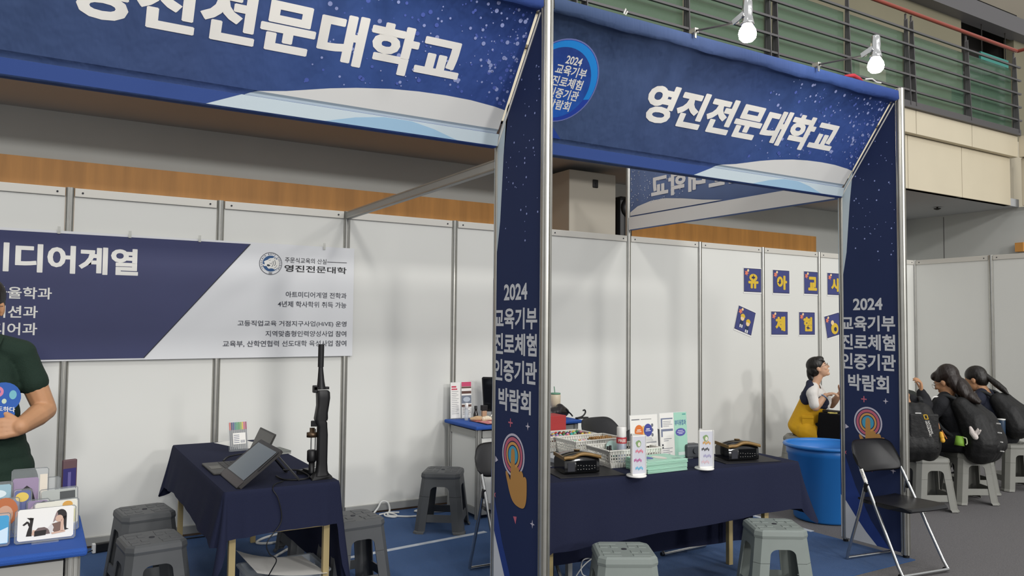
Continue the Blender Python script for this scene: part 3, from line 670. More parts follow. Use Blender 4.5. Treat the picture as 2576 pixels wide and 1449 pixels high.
# ================================================================ STOOLS
def stool_proto(name, label, loc, rz, m, group='moulded plastic stools'):
    t = thing(name, label, 'stool', loc, rz, group)
    ch = .032
    hw = lambda z: .19-(.19-.143)*z/.42
    def octo(h, z, c=ch): return [V((sx*(h-(c if k else 0)), sy*(h-(0 if k else c)), z)) for sx, sy, k in ((1, -1, 1), (1, -1, 0), (1, 1, 0), (1, 1, 1), (-1, 1, 1), (-1, 1, 0), (-1, -1, 0), (-1, -1, 1))]
    b = MB(); rows = [octo(.148, .405, .036), octo(.150, .418, .036), octo(.146, .44, .034), octo(.135, .449, .03)]
    b.grid(rows, 0, False, True); b.poly(rows[-1]); b.poly(rows[0])
    for sx in (-1, 1):
        for sy in (-1, 1):
            for a, c, w, d in ((.075, .1, .1, .04), (.1, .045, .045, .05), (.045, .045, .04, .05)):
                b.box((sx*a*.98, sy*c, .4495), (w*.88, d*.8, .004), bev=.0015)
    part('seat', b, m, t, True)
    b = MB(); b.cyl((0, 0, .449), (0, 0, .4515), .014, n=12); part('hole', b, m_ink, t, True)
    ap = MB()
    for k in range(4):
        R = Matrix.Rotation(k*PI/2, 3, 'Z')
        pts = []; z0, z1, zo = .27, .41, .345; o = lambda z: hw(z)-ch-.052
        pts.append((-(hw(z0)-ch), z0)); pts.append((-o(z0), z0))
        for i in range(7):
            a = PI-PI/2*i/6; pts.append((-o(.31)+.042+.042*math.cos(a), .31+.035*math.sin(a)))
        for i in range(7):
            a = PI/2-PI/2*i/6; pts.append((o(.31)-.042+.042*math.cos(a), .31+.035*math.sin(a)))
        pts.append((o(z0), z0)); pts.append((hw(z0)-ch, z0)); pts.append((hw(z1)-ch, z1)); pts.append((-(hw(z1)-ch), z1))
        ap.prism([R@V((x, -hw(z), z)) for x, z in pts], R@V((0, .006, .001)))
        c0, c1 = hw(z0), hw(z1)      # chamfered corner
        ap.prism([R@V((c0-ch, -c0, z0)), R@V((c0, -c0+ch, z0)), R@V((c1, -c1+ch, z1)), R@V((c1-ch, -c1, z1))], R@V((-.005, .005, 0)))
    part('apron', ap, m, t, True)
    for k in range(4):
        R = Matrix.Rotation(k*PI/2, 3, 'Z'); b = MB(); rows = []
        for z, fl in ((.272, 0), (.15, 0), (.02, 0), (.012, .006), (0, .008)):
            h = hw(z)+fl; w = ch+.052
            out = [(h-w, -h), (h-ch, -h), (h, -h+ch), (h, -h+w)]; th = .006
            inn = [(h-th, -h+w), (h-th*1.2, -h+ch+.003), (h-ch-.003, -h+th*1.2), (h-w, -h+th)]
            rows.append([R@V((x, y, z)) for x, y in out+inn])
        b.grid(rows, 0, False, True); b.poly(rows[0]); b.poly(rows[-1]); part('leg', b, m, t, True)
    for k in range(4):
        R = Matrix.Rotation(k*PI/2, 3, 'Z'); b = MB(); z0, z1 = .085, .14
        o = lambda z: hw(z)-ch-.05
        b.prism([R@V((x, -hw(z)+.006, z)) for x, z in ((-o(z0), z0), (o(z0), z0), (o(z1), z1), (-o(z1), z1))], R@V((0, .008, 0))); part('brace', b, m, t, True)
    return t
m_sg = mat('dark grey stool plastic', '#4E5052', .5, var=.05, vscale=8)
m_sl = mat('pale grey stool plastic', '#7E8682', .5, var=.04, vscale=8)
m_sr = mat('warm grey stool plastic', '#7C7C76', .5, var=.05, vscale=8)
gS = 'moulded plastic stools'
sd = stool_proto('plastic_stool', 'dark grey plastic stool nearest the camera, left of the pen display table', (-4.62, -1.71, 0), .1, m_sg)
dup(sd, (-4.58, -1.02, 0), .12, 'dark grey plastic stool by the wall, behind the other left one')
dup(sd, (-3.55, -1.78, 0), .05, 'dark grey plastic stool tucked against the right side of the pen display table')
dup(sd, (-2.44, -.72, 0), -.62, 'dark grey plastic stool standing alone on the blue carpet by the counter')
dup(sd, (-3.52, -.85, 0), .05, 'dark grey plastic stool under the pen display table, only a leg showing')
sl = stool_proto('plastic_stool', 'pale grey plastic stool in front of the navy table, bottom centre', (-2.6, -3.10, 0), -.52, m_sl)
dup(sl, (-1.52, -3.13, 0), -.56, 'pale grey plastic stool at the right end of the navy table, near the folding chair')
sr = stool_proto('plastic_stool', 'warm grey plastic stool under the student with the logo backpack', (1.60, -2.16, 0), -.52, m_sr)
dup(sr, (2.20, -2.19, 0), -.55, 'warm grey plastic stool under the student in glasses')
dup(sr, (2.64, -1.98, 0), -.45, 'warm grey plastic stool behind the backpack carrying the green cup')
dup(sr, (3.20, -2.10, 0), -.55, 'warm grey plastic stool under the rightmost student')
dup(sr, (1.70, -.74, 0), .55, 'warm grey plastic stool under the woman in the yellow vest')

# ================================================================ TABLES AND CLOTHS
def cloth(name, label, corners, z, keys, m, seed=0, n=34, fold=.012):
    C4 = [V((*c, 0)) for c in corners]; rnd = random.Random(seed)
    def key(u, i):
        u = u % 4; ks = keys+[(keys[0][0]+4, *keys[0][1:])]
        if u < ks[0][0]: u += 4
        for a, b2 in zip(ks, ks[1:]):
            if a[0] <= u <= b2[0]:
                f = (u-a[0])/max(1e-6, b2[0]-a[0]); f = f*f*(3-2*f); return a[i]+(b2[i]-a[i])*f
        return keys[0][i]
    pts = []
    for k in range(4):
        a, c, pv = C4[k], C4[(k+1) % 4], C4[k-1]
        d = (c-a).normalized(); nn = V((d.y, -d.x, 0)); d0 = (a-pv).normalized(); n0 = V((d0.y, -d0.x, 0))
        for i in range(9):
            f = i/8; dr = (n0*(1-f)+nn*f).normalized(); pts.append((a-(n0+nn)*.012+dr*.012, dr, k-.08+.16*f))
        for i in range(1, n):
            f = i/n; pts.append((a+(c-a)*f, nn, k+.08+.84*f))
    mb = MB(); rows = [[V((p.x, p.y, z))+Z*.0 for p, d, u in pts]]
    ph = [rnd.random()*6 for _ in range(4)]
    for r in [.03, .08, .18, .3, .42, .54, .66, .78, .9, 1.0]:
        row = []
        for p, d, u in pts:
            drop, fl = key(u, 1), key(u, 2); cw = max(0, 1-min(abs((u % 1)), abs(1-(u % 1)))/.45)
            am = fold*(.25+1.9*cw*cw); w = math.sin(u*34+ph[0])*.6+math.sin(u*57+ph[1]+r)*.4
            out = .006*min(1, r/.05)+fl*r**1.25+am*w*r
            row.append(p+d*out+Z*(z-drop*r*(1 if r > .05 else .8)-.001))
        rows.append(row)
    mb.grid(rows, 0, True, True); mb.add(rows[0], [list(range(len(rows[0])))], False)
    lo = MB(); lo.grid([[q-Z*.003 for q in rows[0]]]*1+[[q-Z*.003 for q in rows[0]]], 0) if False else None
    return solo(name, mb, m, label, 'tablecloth')
m_navy = mat('navy tablecloth', '#21253B', .9, bump=.35, scale=420, spec=.2)
m_leg = mat('beige table leg', '#A8966A', .5)
def table(name, label, corners, h, inset=.045, along=0, leg=.032, m_top=None, m_l=None, stretch=None):
    C4 = [V((*c, 0)) for c in corners]; ctr = sum(C4, V())/4
    t = thing(name, label, 'table', ctr)
    b = MB(); b.prism([c+Z*(h-.028)+(ctr-c).normalized()*.006 for c in C4], (0, 0, .026)); part('tabletop', b, m_top or m_white, t)
    L = []
    for k in range(4):
        c = C4[k]; e1 = (C4[(k+1) % 4]-c).normalized(); e2 = (C4[k-1]-c).normalized(); p = c+(e1+e2)*inset; le = e1 if (C4[(k+1) % 4]-c).length > (C4[k-1]-c).length else e2; p = p+le*(along if k in (1, 2) else 0); L.append(p)
        b = MB(); b.box(p+Z*((h-.028)/2), (leg, leg, h-.028), math.atan2(e1.y, e1.x)); part('leg', b, m_l or m_leg, t)
    for k in range(4):
        p, q = L[k], L[(k+1) % 4]; d = (q-p).normalized()*(leg/2)
        b = MB(); zz = stretch if stretch and k in (0,) else h-.05
        b.bar(p+d+Z*zz, q-d+Z*zz, .018, .03); part('rail', b, m_l or m_leg, t)
    return t
T1 = [(-4.33, -2.08), (-3.75, -2.08), (-3.75, -.36), (-4.33, -.36)]
table('folding_table', 'long table under the navy cloth with the pen display, beige legs', T1, .72, stretch=.495)
k1 = [(-.08, .27, .05), (0, .43, .10), (.09, .235, .02), (.5, .22, .02), (.9, .22, .02), (1, .55, .06), (1.1, .55, .035), (1.5, .56, .03), (1.9, .55, .03), (2, .5, .06), (2.1, .3, .02), (2.9, .3, .02), (3, .36, .075), (3.08, .28, .05), (3.3, .245, .045), (3.55, .235, .05), (3.75, .25, .055)]
cloth('tablecloth', 'navy cloth draped over the left table under the pen display', [(-4.338, -2.088), (-3.742, -2.088), (-3.742, -.352), (-4.338, -.352)], .7225, k1, m_navy, 2)
T2 = [(-2.79, -2.676), (-1.0, -2.87), (-.955, -2.452), (-2.745, -2.26)]
table('folding_table', 'long table under the navy cloth with nail lamps and mint brochures, beige legs', T2, .72, along=.18)
k2 = [(-.08, .42, .05), (0, .46, .07), (.1, .365, .02), (.5, .325, .02), (.88, .285, .02), (.94, .29, .03), (1, .38, .11), (1.08, .33, .06), (1.5, .33, .03), (1.88, .4, .0), (1.96, .6, -.09), (2.03, .61, -.09), (2.1, .6, .01), (2.5, .6, .02), (2.9, .6, .02), (3, .62, .06), (3.1, .45, .03), (3.6, .42, .03)]
cloth('tablecloth', 'navy cloth draped over the centre table under the mint brochures', [(-2.798, -2.684), (-.992, -2.88), (-.946, -2.444), (-2.738, -2.252)], .7225, k2, m_navy, 5, n=60)
T3 = [(-2.31, -2.2), (-1.80, -2.2), (-1.80, -1.38), (-2.31, -1.38)]
table('side_table', 'bare pale table holding the white baskets behind the navy table', T3, .722, m_top=mat('pale laminate', '#B9BDC2', .35), m_l=m_alu2)
m_bk = mat('black cloth', '#141417', .9, bump=.3, scale=300, spec=.2)
T4 = [(1.66, -1.55), (3.0, -1.55), (3.0, -1.02), (1.66, -1.02)]
table('folding_table', 'table under the black cloth where the woman in yellow sits', T4, .71, m_l=m_alu2)
cloth('tablecloth', 'black cloth draped over the table beside the woman in yellow', [(1.652, -1.558), (3.008, -1.558), (3.008, -1.012), (1.652, -1.012)], .7125, [(0, .58, .04), (.1, .56, .02), (.9, .56, .02), (1, .58, .04), (1.5, .56, .02), (2, .5, .04), (2.1, .17, .01), (2.9, .17, .01), (3, .5, .03), (3.08, .57, .02), (3.5, .56, .02)], m_bk, 8)

# ================================================================ COUNTERS
m_ct = mat('blue felt top', '#2450A0', .8, bump=.3, scale=350)
def counter(label, x0, x1, y0, y1, h):
    t = thing('info_counter', label, 'counter', ((x0+x1)/2, (y0+y1)/2, 0))
    b = MB(); b.box(((x0+x1)/2, (y0+y1)/2, h-.015), (x1-x0+.03, y1-y0+.03, .03), bev=.01); part('top', b, m_ct, t, label='blue top')
    for x in (x0+.03, x1-.03):
        for y in (y0+.03, y1-.03):
            b = MB(); b.prism([(x+p[0], y+p[1], 0) for p in post_mesh(0, .025)], (0, 0, h-.031)); part('post', b, m_alu2, t)
    for (ax, ay, bx, by) in ((x0+.06, y0+.03, x1-.06, y0+.03), (x1-.03, y0+.06, x1-.03, y1-.06), (x0+.06, y1-.03, x1-.06, y1-.03), (x0+.03, y0+.06, x0+.03, y1-.06)):
        b = MB(); b.bar((ax, ay, h-.07), (bx, by, h-.07), .026, .055); b.bar((ax, ay, h-.094), (bx, by, h-.094), .032, .008); part('rail', b, m_alu2, t)
        b = MB(); b.bar((ax, ay, .06), (bx, by, .06), .026, .055); part('rail', b, m_alu2, t)
        b = MB(); b.bar((ax, ay, (h-.1+.09)/2), (bx, by, (h-.1+.09)/2), .006, h-.19); part('side_panel', b, m_panel, t)
    return t
counter('blue-topped counter at the lower left corner holding the acrylic picture stands', -5.99, -5.0, -2.94, -2.39, .75)
counter('blue-topped counter against the back wall holding leaflets and bottles', -2.10, -1.07, -.64, -.085, .75)

# ================================================================ FOLDING CHAIRS
m_chr = mat('chair chrome', '#B9BABA', .22, metal=.95)
m_vin = mat('black vinyl', '#17171A', .38, bump=.06, scale=300)
def chair_proto(label, loc, rz, sticker=False):
    t = thing('folding_chair', label, 'chair', loc, rz, 'black folding chairs')
    yb = lambda z: -.215+(.215+.185)*z/.74
    for s in (-1, 1):
        b = MB(); b.tube([(s*.205, -.215, .012), (s*.203, yb(.06), .06), (s*.19, yb(.45), .45), (s*.18, yb(.74), .74)], .011, 10); part('front_leg', b, m_chr, t, True)
        b = MB(); b.tube([(s*.19, yb(.53)+.012, .525), (s*.2, .12, .36), (s*.212, .215, .05), (s*.212, .222, .012)], .0105, 10); part('rear_leg', b, m_chr, t, True)
        b = MB(); b.box((s*.192, yb(.52)+.012, .512), (.018, .03, .06), Matrix.Rotation(.25, 3, 'X'), bev=.005); part('hinge', b, m_black, t, True)
        b = MB(); b.cyl((s*.185, -.2, .012), (s*.215, -.2, .012), .014, n=10); part('foot_cap', b, m_black, t, True)
    b = MB(); b.tube([(-.205, -.215, .014), (.205, -.215, .014)], .011, 10); part('floor_bar', b, m_chr, t, True)
    b = MB(); b.tube([(-.212, .222, .014), (.212, .222, .014)], .0105, 10); part('floor_bar', b, m_chr, t, True)
    b = MB(); rows = []
    prof = [(-.235, .405), (-.255, .415), (-.25, .43), (-.2, .438), (-.05, .432), (.1, .428), (.16, .432), (.165, .42), (.1, .405), (-.1, .405)]
    for y, z in prof:
        hwid = .192 if y < .0 else .192-.02*(y/.165)
        cr = .03 if y < -.22 else 0
        rows.append([V((x*(hwid-cr), y, z-.008*(1-(x*x))*(1 if z > .42 else 0)+(.0))) for x in [-1+2*i/12 for i in range(13)]])
    b.grid(rows+[rows[0]]); b.poly([r[0] for r in rows]); b.poly([r[-1] for r in rows]); part('seat', b, m_vin, t, True)
    b = MB(); sec = []
    for i in range(29):
        f = -1+2*i/28; x = f*.215; cv = .045*(1-f*f); dz = .018*(1-abs(f)**6) - .02*abs(f)**8
        rg = []
        for k in range(12):
            a = 2*PI*k/12; zz = .697+.09*math.sin(a)*(1-.42*abs(f)**7)+ (dz if math.sin(a) > 0 else -.3*dz); th = .013*math.cos(a)
            rg.append(V((x, yb(zz)+cv-.018+th, zz)))
        sec.append(rg)
    b.grid(sec, 0, True, True); b.poly(sec[0]); b.poly(sec[-1]); part('backrest', b, m_vin, t, True)
    if sticker:
        b = MB(); p0, p1 = V((-.1865, yb(.60)-.012, .60)), V((-.1895, yb(.535)-.012, .535)); d = (p1-p0).normalized(); sx = V((1, 0, 0))
        b.tube([(-.184, yb(.625), .625), (-.187, yb(.545), .545)], .0125, 12); o = part('sticker', b, m_letter, t, True, label='white sticker')
        u = (V((-.1875, yb(.53), .53))-V((-.1845, yb(.61), .61))).normalized(); n2 = V((-.75, -.62, .1)); n2 = (n2-u*n2.dot(u)).normalized(); vv = n2.cross(u)
        b = MB(); text_into(b, 'iMPACT', V((-.1843, yb(.618), .618))+n2*.0135-vv*.006, u, vv, .058, .012, .0); part('lettering', b, m_ink, o, True)
    return t
c0 = chair_proto('black folding chair with chrome legs standing alone at the right pillar', (-.225, -3.05, 0), -.14, True)
c1 = chair_proto('black folding chair by the wall counter, its curved back showing behind the baskets', (-1.11, -1.17, 0), .15)
dup(c1, (-1.25, -1.9, 0), .05, 'black folding chair pushed under the back of the navy table, chrome foot showing')
dup(c1, (-2.545, -1.97, 0), -.05, 'black folding chair half hidden by the left pillar banner')

# ================================================================ BLUE BIN
m_bin = mat('blue bin plastic', '#2370BC', .38, var=.03, vscale=4)
t = thing('plastic_bin', 'large round blue plastic bin beside the inner post of the right pillar', 'bin', (.48, -1.97, 0))
b = MB(); b.lathe([(0, 0), (.245, 0), (.255, .015), (.298, .52), (.307, .53), (.312, .592), (.303, .595), (.29, .52), (.25, .02), (0, .02)], (.48, -1.97, 0), 48); part('tub', b, m_bin, t)
b = MB(); b.lathe([(.308, .588), (.330, .59), (.338, .60), (.332, .612), (.316, .615), (.305, .607), (.304, .588)], (.48, -1.97, 0), 48); part('rim', b, m_bin, t)
# ================================================================ SMALL THINGS
ZC, ZT = .7505, .7235
m_clear = mat('clear acrylic', '#D8DDE0', .08, alpha=.13, spec=.6)
m_clear2 = mat('milky plastic', '#C9CFD4', .25, alpha=.45)
m_card = mat('card white', '#E3E1DC', .5)
skin_p = mat('printed skin', '#D9B49A', .6); m_hairp = mat('printed black', '#221D20', .6)
def C(k): return mat('print '+k, k, .6)
def frame3(o, ux, uz):
    o, ux, uz = V(o), V(ux).normalized(), V(uz).normalized(); n = ux.cross(uz).normalized()   # n points to the viewer side (-Y for X,Z)
    return lambda a, b, l=0: o+ux*a+uz*b+n*l
def qd(b, P, a0, a1, z0, z1, l): b.poly([P(a0, z0, l), P(a1, z0, l), P(a1, z1, l), P(a0, z1, l)]); return b
def ov(b, P, a, z, r, rz, l, n=20, a0=0, a1=2*PI):
    full = a1-a0 > 6.28
    b.poly([P(a+r*math.cos(a0+(a1-a0)*i/(n if full else n-1)), z+rz*math.sin(a0+(a1-a0)*i/(n if full else n-1)), l) for i in range(n)]); return b
def slab(b, P, a0, a1, z0, z1, l0, l1, bev=0):
    pts = [(a0, z0), (a1, z0), (a1, z1), (a0, z1)]
    if bev: pts = [(a0+bev, z0), (a1-bev, z0), (a1, z0+bev), (a1, z1-bev), (a1-bev, z1), (a0+bev, z1), (a0, z1-bev), (a0, z0+bev)]
    b.prism([P(a, z, l0) for a, z in pts], P(0, 0, l1)-P(0, 0, l0)); return b

def acrylic(label, o, w, h, card=None, cardcol='#E3E1DC', ang=0, tilt=.12, art=None, base=True):
    """a clear acrylic plate on a small foot, carrying a printed picture"""
    R = Matrix.Rotation(ang, 3, 'Z'); ux = R@X; uz = (R@Matrix.Rotation(-tilt, 3, 'X'))@Z
    P = frame3(o, ux, uz)
    t = thing('acrylic_stand', label, 'picture stand', o)
    b = MB(); slab(b, P, 0, w, .004, h, -.0015, .0015, .006); part('clear_plate', b, m_clear, t)
    b = MB(); b.tube([P(a, z, 0) for a, z in ((.006, .004), (w-.006, .004), (w, .01), (w, h-.006), (w-.006, h), (.006, h), (0, h-.006), (0, .01))], .0014, 6, closed=True); part('plate_edge', b, mat('acrylic edge', '#6A6E70', .15), t)
    if base:
        b = MB(); c = V(o)+ux*(w/2)+R@V((0, 0, .003)); b.box(c, (w*.45, .04, .006), ang, bev=.002); part('foot', b, m_clear, t)
    if card:
        b = MB(); slab(b, P, card[0], card[1], card[2], card[3], .002, .0028, .006); part('card', b, mat('card '+cardcol, cardcol, .5), t)
    for nm, col, fn in (art or []):
        b = MB(); fn(b, P); part(nm, b, C(col), t)
    return t
fp = lambda P, pts, l: [P((x-125)*.000434+.008, (585-y)*.00046+.012, l) for x, y in pts]
fig = [('legs_print', '#1B1415', lambda b, P: (b.poly(fp(P, [(188, 550), (230, 552), (232, 485), (242, 412), (216, 406), (212, 465), (196, 515)], .0034)), b.poly(fp(P, [(190, 405), (242, 411), (236, 426), (214, 427)], .0034)), b.poly(fp(P, [(200, 432), (214, 452), (214, 480), (204, 470), (196, 446)], .0034)), b.poly(fp(P, [(160, 458), (192, 432), (206, 444), (172, 466)], .0034)))),
       ('skin_print', '#C9A793', lambda b, P: (b.poly(fp(P, [(226, 545), (236, 505), (256, 508), (260, 552)], .0034)), b.poly(fp(P, [(372, 540), (476, 528), (478, 543), (380, 553)], .0042)), b.poly(fp(P, [(440, 535), (444, 445), (464, 436), (466, 535)], .0042)), ov(b, P, .141, .082, .0125, .0125, .0042))),
       ('skirt_print', '#6A5A58', lambda b, P: b.poly(fp(P, [(248, 520), (275, 492), (322, 490), (352, 508), (366, 546), (250, 552)], .0034))),
       ('dark_print', '#1B1415', lambda b, P: b.poly(fp(P, [(250, 516), (338, 512), (332, 553), (248, 557)], .0038))),
       ('vest_print', '#735A50', lambda b, P: b.poly(fp(P, [(378, 470), (440, 458), (462, 520), (402, 545), (370, 508)], .0034))),
       ('sleeve_print', '#CFCBC8', lambda b, P: b.poly(fp(P, [(344, 502), (376, 468), (392, 500), (378, 546)], .0038))),
       ('hair_print', '#1E181A', lambda b, P: (ov(b, P, .147, .0935, .0185, .0215, .0034), b.poly(fp(P, [(458, 420), (488, 415), (486, 515), (506, 524), (472, 531)], .0034)))),
       ('fringe_print', '#8F7A78', lambda b, P: b.poly(fp(P, [(414, 372), (398, 412), (384, 462), (404, 446), (422, 402)], .0038)))]
acrylic('white acrylic picture card with a dark-haired figure lying down, front of the counter', (-5.215, -2.80, ZC), .195, .125, (.008, .188, .012, .125), art=fig)
acrylic('sky blue acrylic picture card cut by the left picture edge', (-5.40, -2.80, ZC), .17, .12, (.006, .166, .012, .112), '#3A96C4', art=[('cloud_print', '#C7DCE8', lambda b, P: b.poly([P(.01, .014, .0034), P(.164, .014, .0034), P(.164, .07, .0034), P(.14, .06, .0034), P(.12, .04, .0034), P(.08, .045, .0034), P(.05, .03, .0034), P(.01, .035, .0034)]))])
acrylic('white acrylic picture card with a yellow-haired figure, just behind the lying figure card', (-5.155, -2.69, ZC), .155, .125, (.004, .150, .03, .122), '#DAD8CB', ang=.18, art=[('hair_print', '#CE9B4A', lambda b, P: ov(b, P, .115, .104, .018, .014, .0034)), ('dress_print', '#CFC88C', lambda b, P: qd(b, P, .12, .145, .035, .085, .0034))])
acrylic('clear acrylic picture stand with grey print, hindmost at the right end of the counter', (-5.135, -2.60, ZC), .135, .155, (.006, .13, .07, .15), '#A9ADA9', ang=.2, art=[('dark_print', '#4A4D4E', lambda b, P: (qd(b, P, .07, .125, .11, .14, .0034), ov(b, P, .04, .09, .02, .02, .0034)))])
port = lambda hair, skin, cx, cz, r: [('hair_print', hair, lambda b, P: ov(b, P, cx, cz, r, r*1.25, .0034)), ('face_print', skin, lambda b, P: ov(b, P, cx, cz-r*.25, r*.62, r*.8, .0042))]
acrylic('tall clear acrylic stand with a lilac print and black hair, back row of the counter', (-5.235, -2.56, ZC), .125, .235, (.004, .092, .04, .2), '#92809C', art=[('hair_print', '#1E1A1F', lambda b, P: b.poly([P(.03, .05, .0034), P(.025, .11, .0034), P(.035, .155, .0034), P(.052, .17, .0034), P(.07, .155, .0034), P(.082, .11, .0034), P(.08, .05, .0034)])), ('pale_print', '#D9CFC0', lambda b, P: qd(b, P, .096, .122, .05, .21, .0034))])
acrylic('acrylic picture stand with an orange-haired portrait, left end of the counter', (-5.30, -2.68, ZC), .095, .15, None, art=port('#B4673C', '#C79C84', .05, .1, .042))
acrylic('acrylic picture stand with a yellow and blue print between the orange and lilac ones', (-5.225, -2.63, ZC), .06, .17, (.003, .057, .03, .165), '#5A6290', art=[('yellow_print', '#D9BC5A', lambda b, P: ov(b, P, .028, .14, .022, .018, .0034)), ('dark_print', '#2A2838', lambda b, P: qd(b, P, .006, .054, .035, .085, .0034))])
acrylic('small acrylic picture stand with a mauve print in the middle of the counter', (-5.18, -2.65, ZC), .075, .13, (.003, .07, .02, .125), '#8C7C9C', art=[('dark_print', '#2C2430', lambda b, P: ov(b, P, .055, .1, .014, .022, .0034)), ('pale_print', '#B9A7B4', lambda b, P: ov(b, P, .03, .07, .026, .04, .0034))])
acrylic('pale blue acrylic card at the far left edge, behind the orange-haired stand', (-5.36, -2.58, ZC), .13, .195, (.003, .125, .03, .185), '#8FB0BC', art=[('cloud_print', '#D5E2E4', lambda b, P: ov(b, P, .08, .15, .03, .015, .0034))])
acrylic('acrylic picture stand with a yellow dress print, right of the tall lilac one', (-5.115, -2.53, ZC), .05, .19, (.003, .046, .02, .12), '#D3BE84', ang=.1)
t = thing('picture_case', 'upright case with a purple night picture standing behind the acrylic stands', 'case', (-5.04, -2.48, ZC))
b = MB(); b.box((-5.035, -2.475, ZC+.125), (.055, .018, .25), .35, bev=.004); part('body', b, C('#5E464A'), t)
b = MB(); P = frame3((-5.058, -2.494, ZC), Matrix.Rotation(.35, 3, 'Z')@X, Z); qd(b, P, 0, .05, .02, .215, .001); part('purple_print', b, C('#2C2766'), t)
b = MB(); qd(b, P, .018, .03, .02, .2, .002); part('pale_print', b, C('#5E5890'), t)
s = MB(); s.tube([(-5.13, -2.44, ZC+.02), (-5.10, -2.445, ZC+.09), (-5.075, -2.45, ZC+.12), (-5.05, -2.45, ZC+.10), (-5.035, -2.445, ZC+.05), (-5.04, -2.44, ZC+.01)], .014, 10); solo('headphones', s, m_black, 'black curved headband standing behind the acrylic stands', 'headphones')

# ---- power adapter and cords on the floor
t = thing('power_adapter', 'black power brick with a white end lying by the wall below the counter corner', 'adapter', (-4.72, -.16, 0))
b = MB(); b.box((-4.715, -.15, .035), (.13, .035, .06), .15, bev=.006); part('body', b, m_black, t)
b = MB(); b.box((-4.79, -.161, .035), (.02, .037, .062), .15, bev=.004); part('end', b, m_white, t)
m_wc = mat('white cord', '#D6D6D2', .45); m_bc = mat('black cord', '#111113', .5)
def smooth_path(pts, k=6):
    pts = [V(p) for p in pts]; out = []
    for i in range(len(pts)-1):
        p0, p1, p2, p3 = pts[max(0, i-1)], pts[i], pts[i+1], pts[min(len(pts)-1, i+2)]
        for j in range(k):
            t_ = j/k; out.append(.5*((2*p1)+(p2-p0)*t_+(2*p0-5*p1+4*p2-p3)*t_**2+(-p0+3*p1-3*p2+p3)*t_**3))
    out.append(pts[-1]); return out
def cord(pts, r, m, lb):
    s = MB(); s.tube(smooth_path(pts), r, 8); return solo('loose_wire', s, m, lb, 'cord')
cord([(-5.1, -.25, .006), (-4.9, -.2, .006), (-4.78, -.17, .03)], .004, m_bc, 'thin black cord running from the counter to the power brick')
cord([(-4.65, -.14, .03), (-4.55, -.12, .01), (-4.4, -.1, .006), (-4.0, -.1, .006)], .004, m_bc, 'thin black cord running from the power brick along the wall')
cord([(-2.93, -.07, .05), (-2.86, -.08, .03), (-2.78, -.09, .008), (-2.72, -.08, .05), (-2.68, -.07, .10), (-2.63, -.08, .09), (-2.62, -.1, .03), (-2.66, -.16, .008), (-2.6, -.24, .008), (-2.5, -.3, .008), (-2.4, -.3, .008), (-2.3, -.24, .008), (-2.34, -.14, .01), (-2.42, -.16, .012), (-2.36, -.24, .02), (-2.22, -.26, .008), (-2.12, -.24, .008)], .008, m_wc, 'tangled white cord on the blue carpet below the back wall')
cord([(-2.72, -.12, .01), (-2.64, -.14, .018), (-2.6, -.2, .008), (-2.64, -.25, .008), (-2.7, -.2, .016), (-2.66, -.13, .02), (-2.56, -.16, .018)], .007, m_wc, 'small white cord loop lying left of the tangled cord')
cord([(-3.45, -.36, .008), (-3.55, -.3, .008), (-3.7, -.36, .008), (-3.78, -.46, .008), (-3.7, -.52, .008), (-3.55, -.5, .008), (-3.4, -.45, .008)], .009, m_wc, 'white cord looping on the carpet under the pen display table')
cord([(-3.45, -.62, .008), (-3.58, -.68, .008), (-3.72, -.82, .008), (-3.86, -.98, .008), (-3.93, -1.1, .008), (-3.93, -1.3, .008)], .009, m_wc, 'white cord running under the pen display table to the plastic box')

# ---- plastic box with papers under the left table
t = thing('storage_box', 'clear plastic box with a rim under the front of the pen display table', 'box', (-3.95, -1.78, 0))
b = MB(); o1 = [(-.2, -.16), (.2, -.16), (.2, .16), (-.2, .16)]
for k in range(4):
    p, q = o1[k], o1[(k+1) % 4]; b.bar((-3.95+p[0], -1.78+p[1], .11), (-3.95+q[0], -1.78+q[1], .11), .003, .21)
b.box((-3.95, -1.78, .004), (.4, .32, .004)); part('body', b, m_clear2, t)
b = MB()
for k in range(4):
    p, q = o1[k], o1[(k+1) % 4]; b.bar((-3.95+p[0]*1.04, -1.78+p[1]*1.04, .213), (-3.95+q[0]*1.04, -1.78+q[1]*1.04, .213), .022, .012)
part('rim', b, m_clear2, t)
s = MB(); rows = []
for i in range(9):
    f = i/8; rows.append([V((-4.17+.36*f+.02*g, -1.60-.42*g-.05*f, .222+.07*(1-f)**2.5*(1-.4*g)+.012*g)) for g in [j/6 for j in range(7)]])
s.grid(rows); solo('paper_sheet', s, m_card, 'large white sheet curling over the clear plastic box under the table', 'paper')

# ---- things on the left table
def on1(p): return (p[0], p[1], p[2]+ZT)
t = thing('laptop', 'open dark grey laptop behind the pen display on the left table', 'laptop', (-4.18, -1.44, ZT))
m_lap = mat('laptop grey', '#3A3937', .45, metal=.3); m_scr = mat('dark screen', '#3B3A36', .35)
b = MB(); b.box((-4.182, -1.44, ZT+.007), (.245, .36, .013), bev=.004); part('base', b, m_lap, t)
b = MB(); b.box((-4.262, -1.44, ZT+.0142), (.06, .1, .001)); part('touchpad', b, mat('touchpad', '#54524B', .4), t)
b = MB()
for i in range(4):
    for j in range(12): b.box((-4.205+.033*i, -1.59+.0272*j, ZT+.0145), (.026, .022, .002))
part('keyboard', b, m_black, t, kind=None)
P = frame3((-4.06, -1.26, ZT+.012), -Y, V((.09, 0, .19))); b = MB(); slab(b, P, 0, .36, 0, .215, -.007, 0, .008); part('lid', b, m_lap, t)
b = MB(); qd(b, P, .01, .35, .012, .205, .0012); part('screen', b, m_scr, t)
t = thing('pen_display', 'large tilted pen display tablet at the front of the left table', 'tablet', (-4.15, -1.83, ZT))
P = frame3((-4.27, -1.60, ZT+.004), -Y, V((.222, 0, .177)))
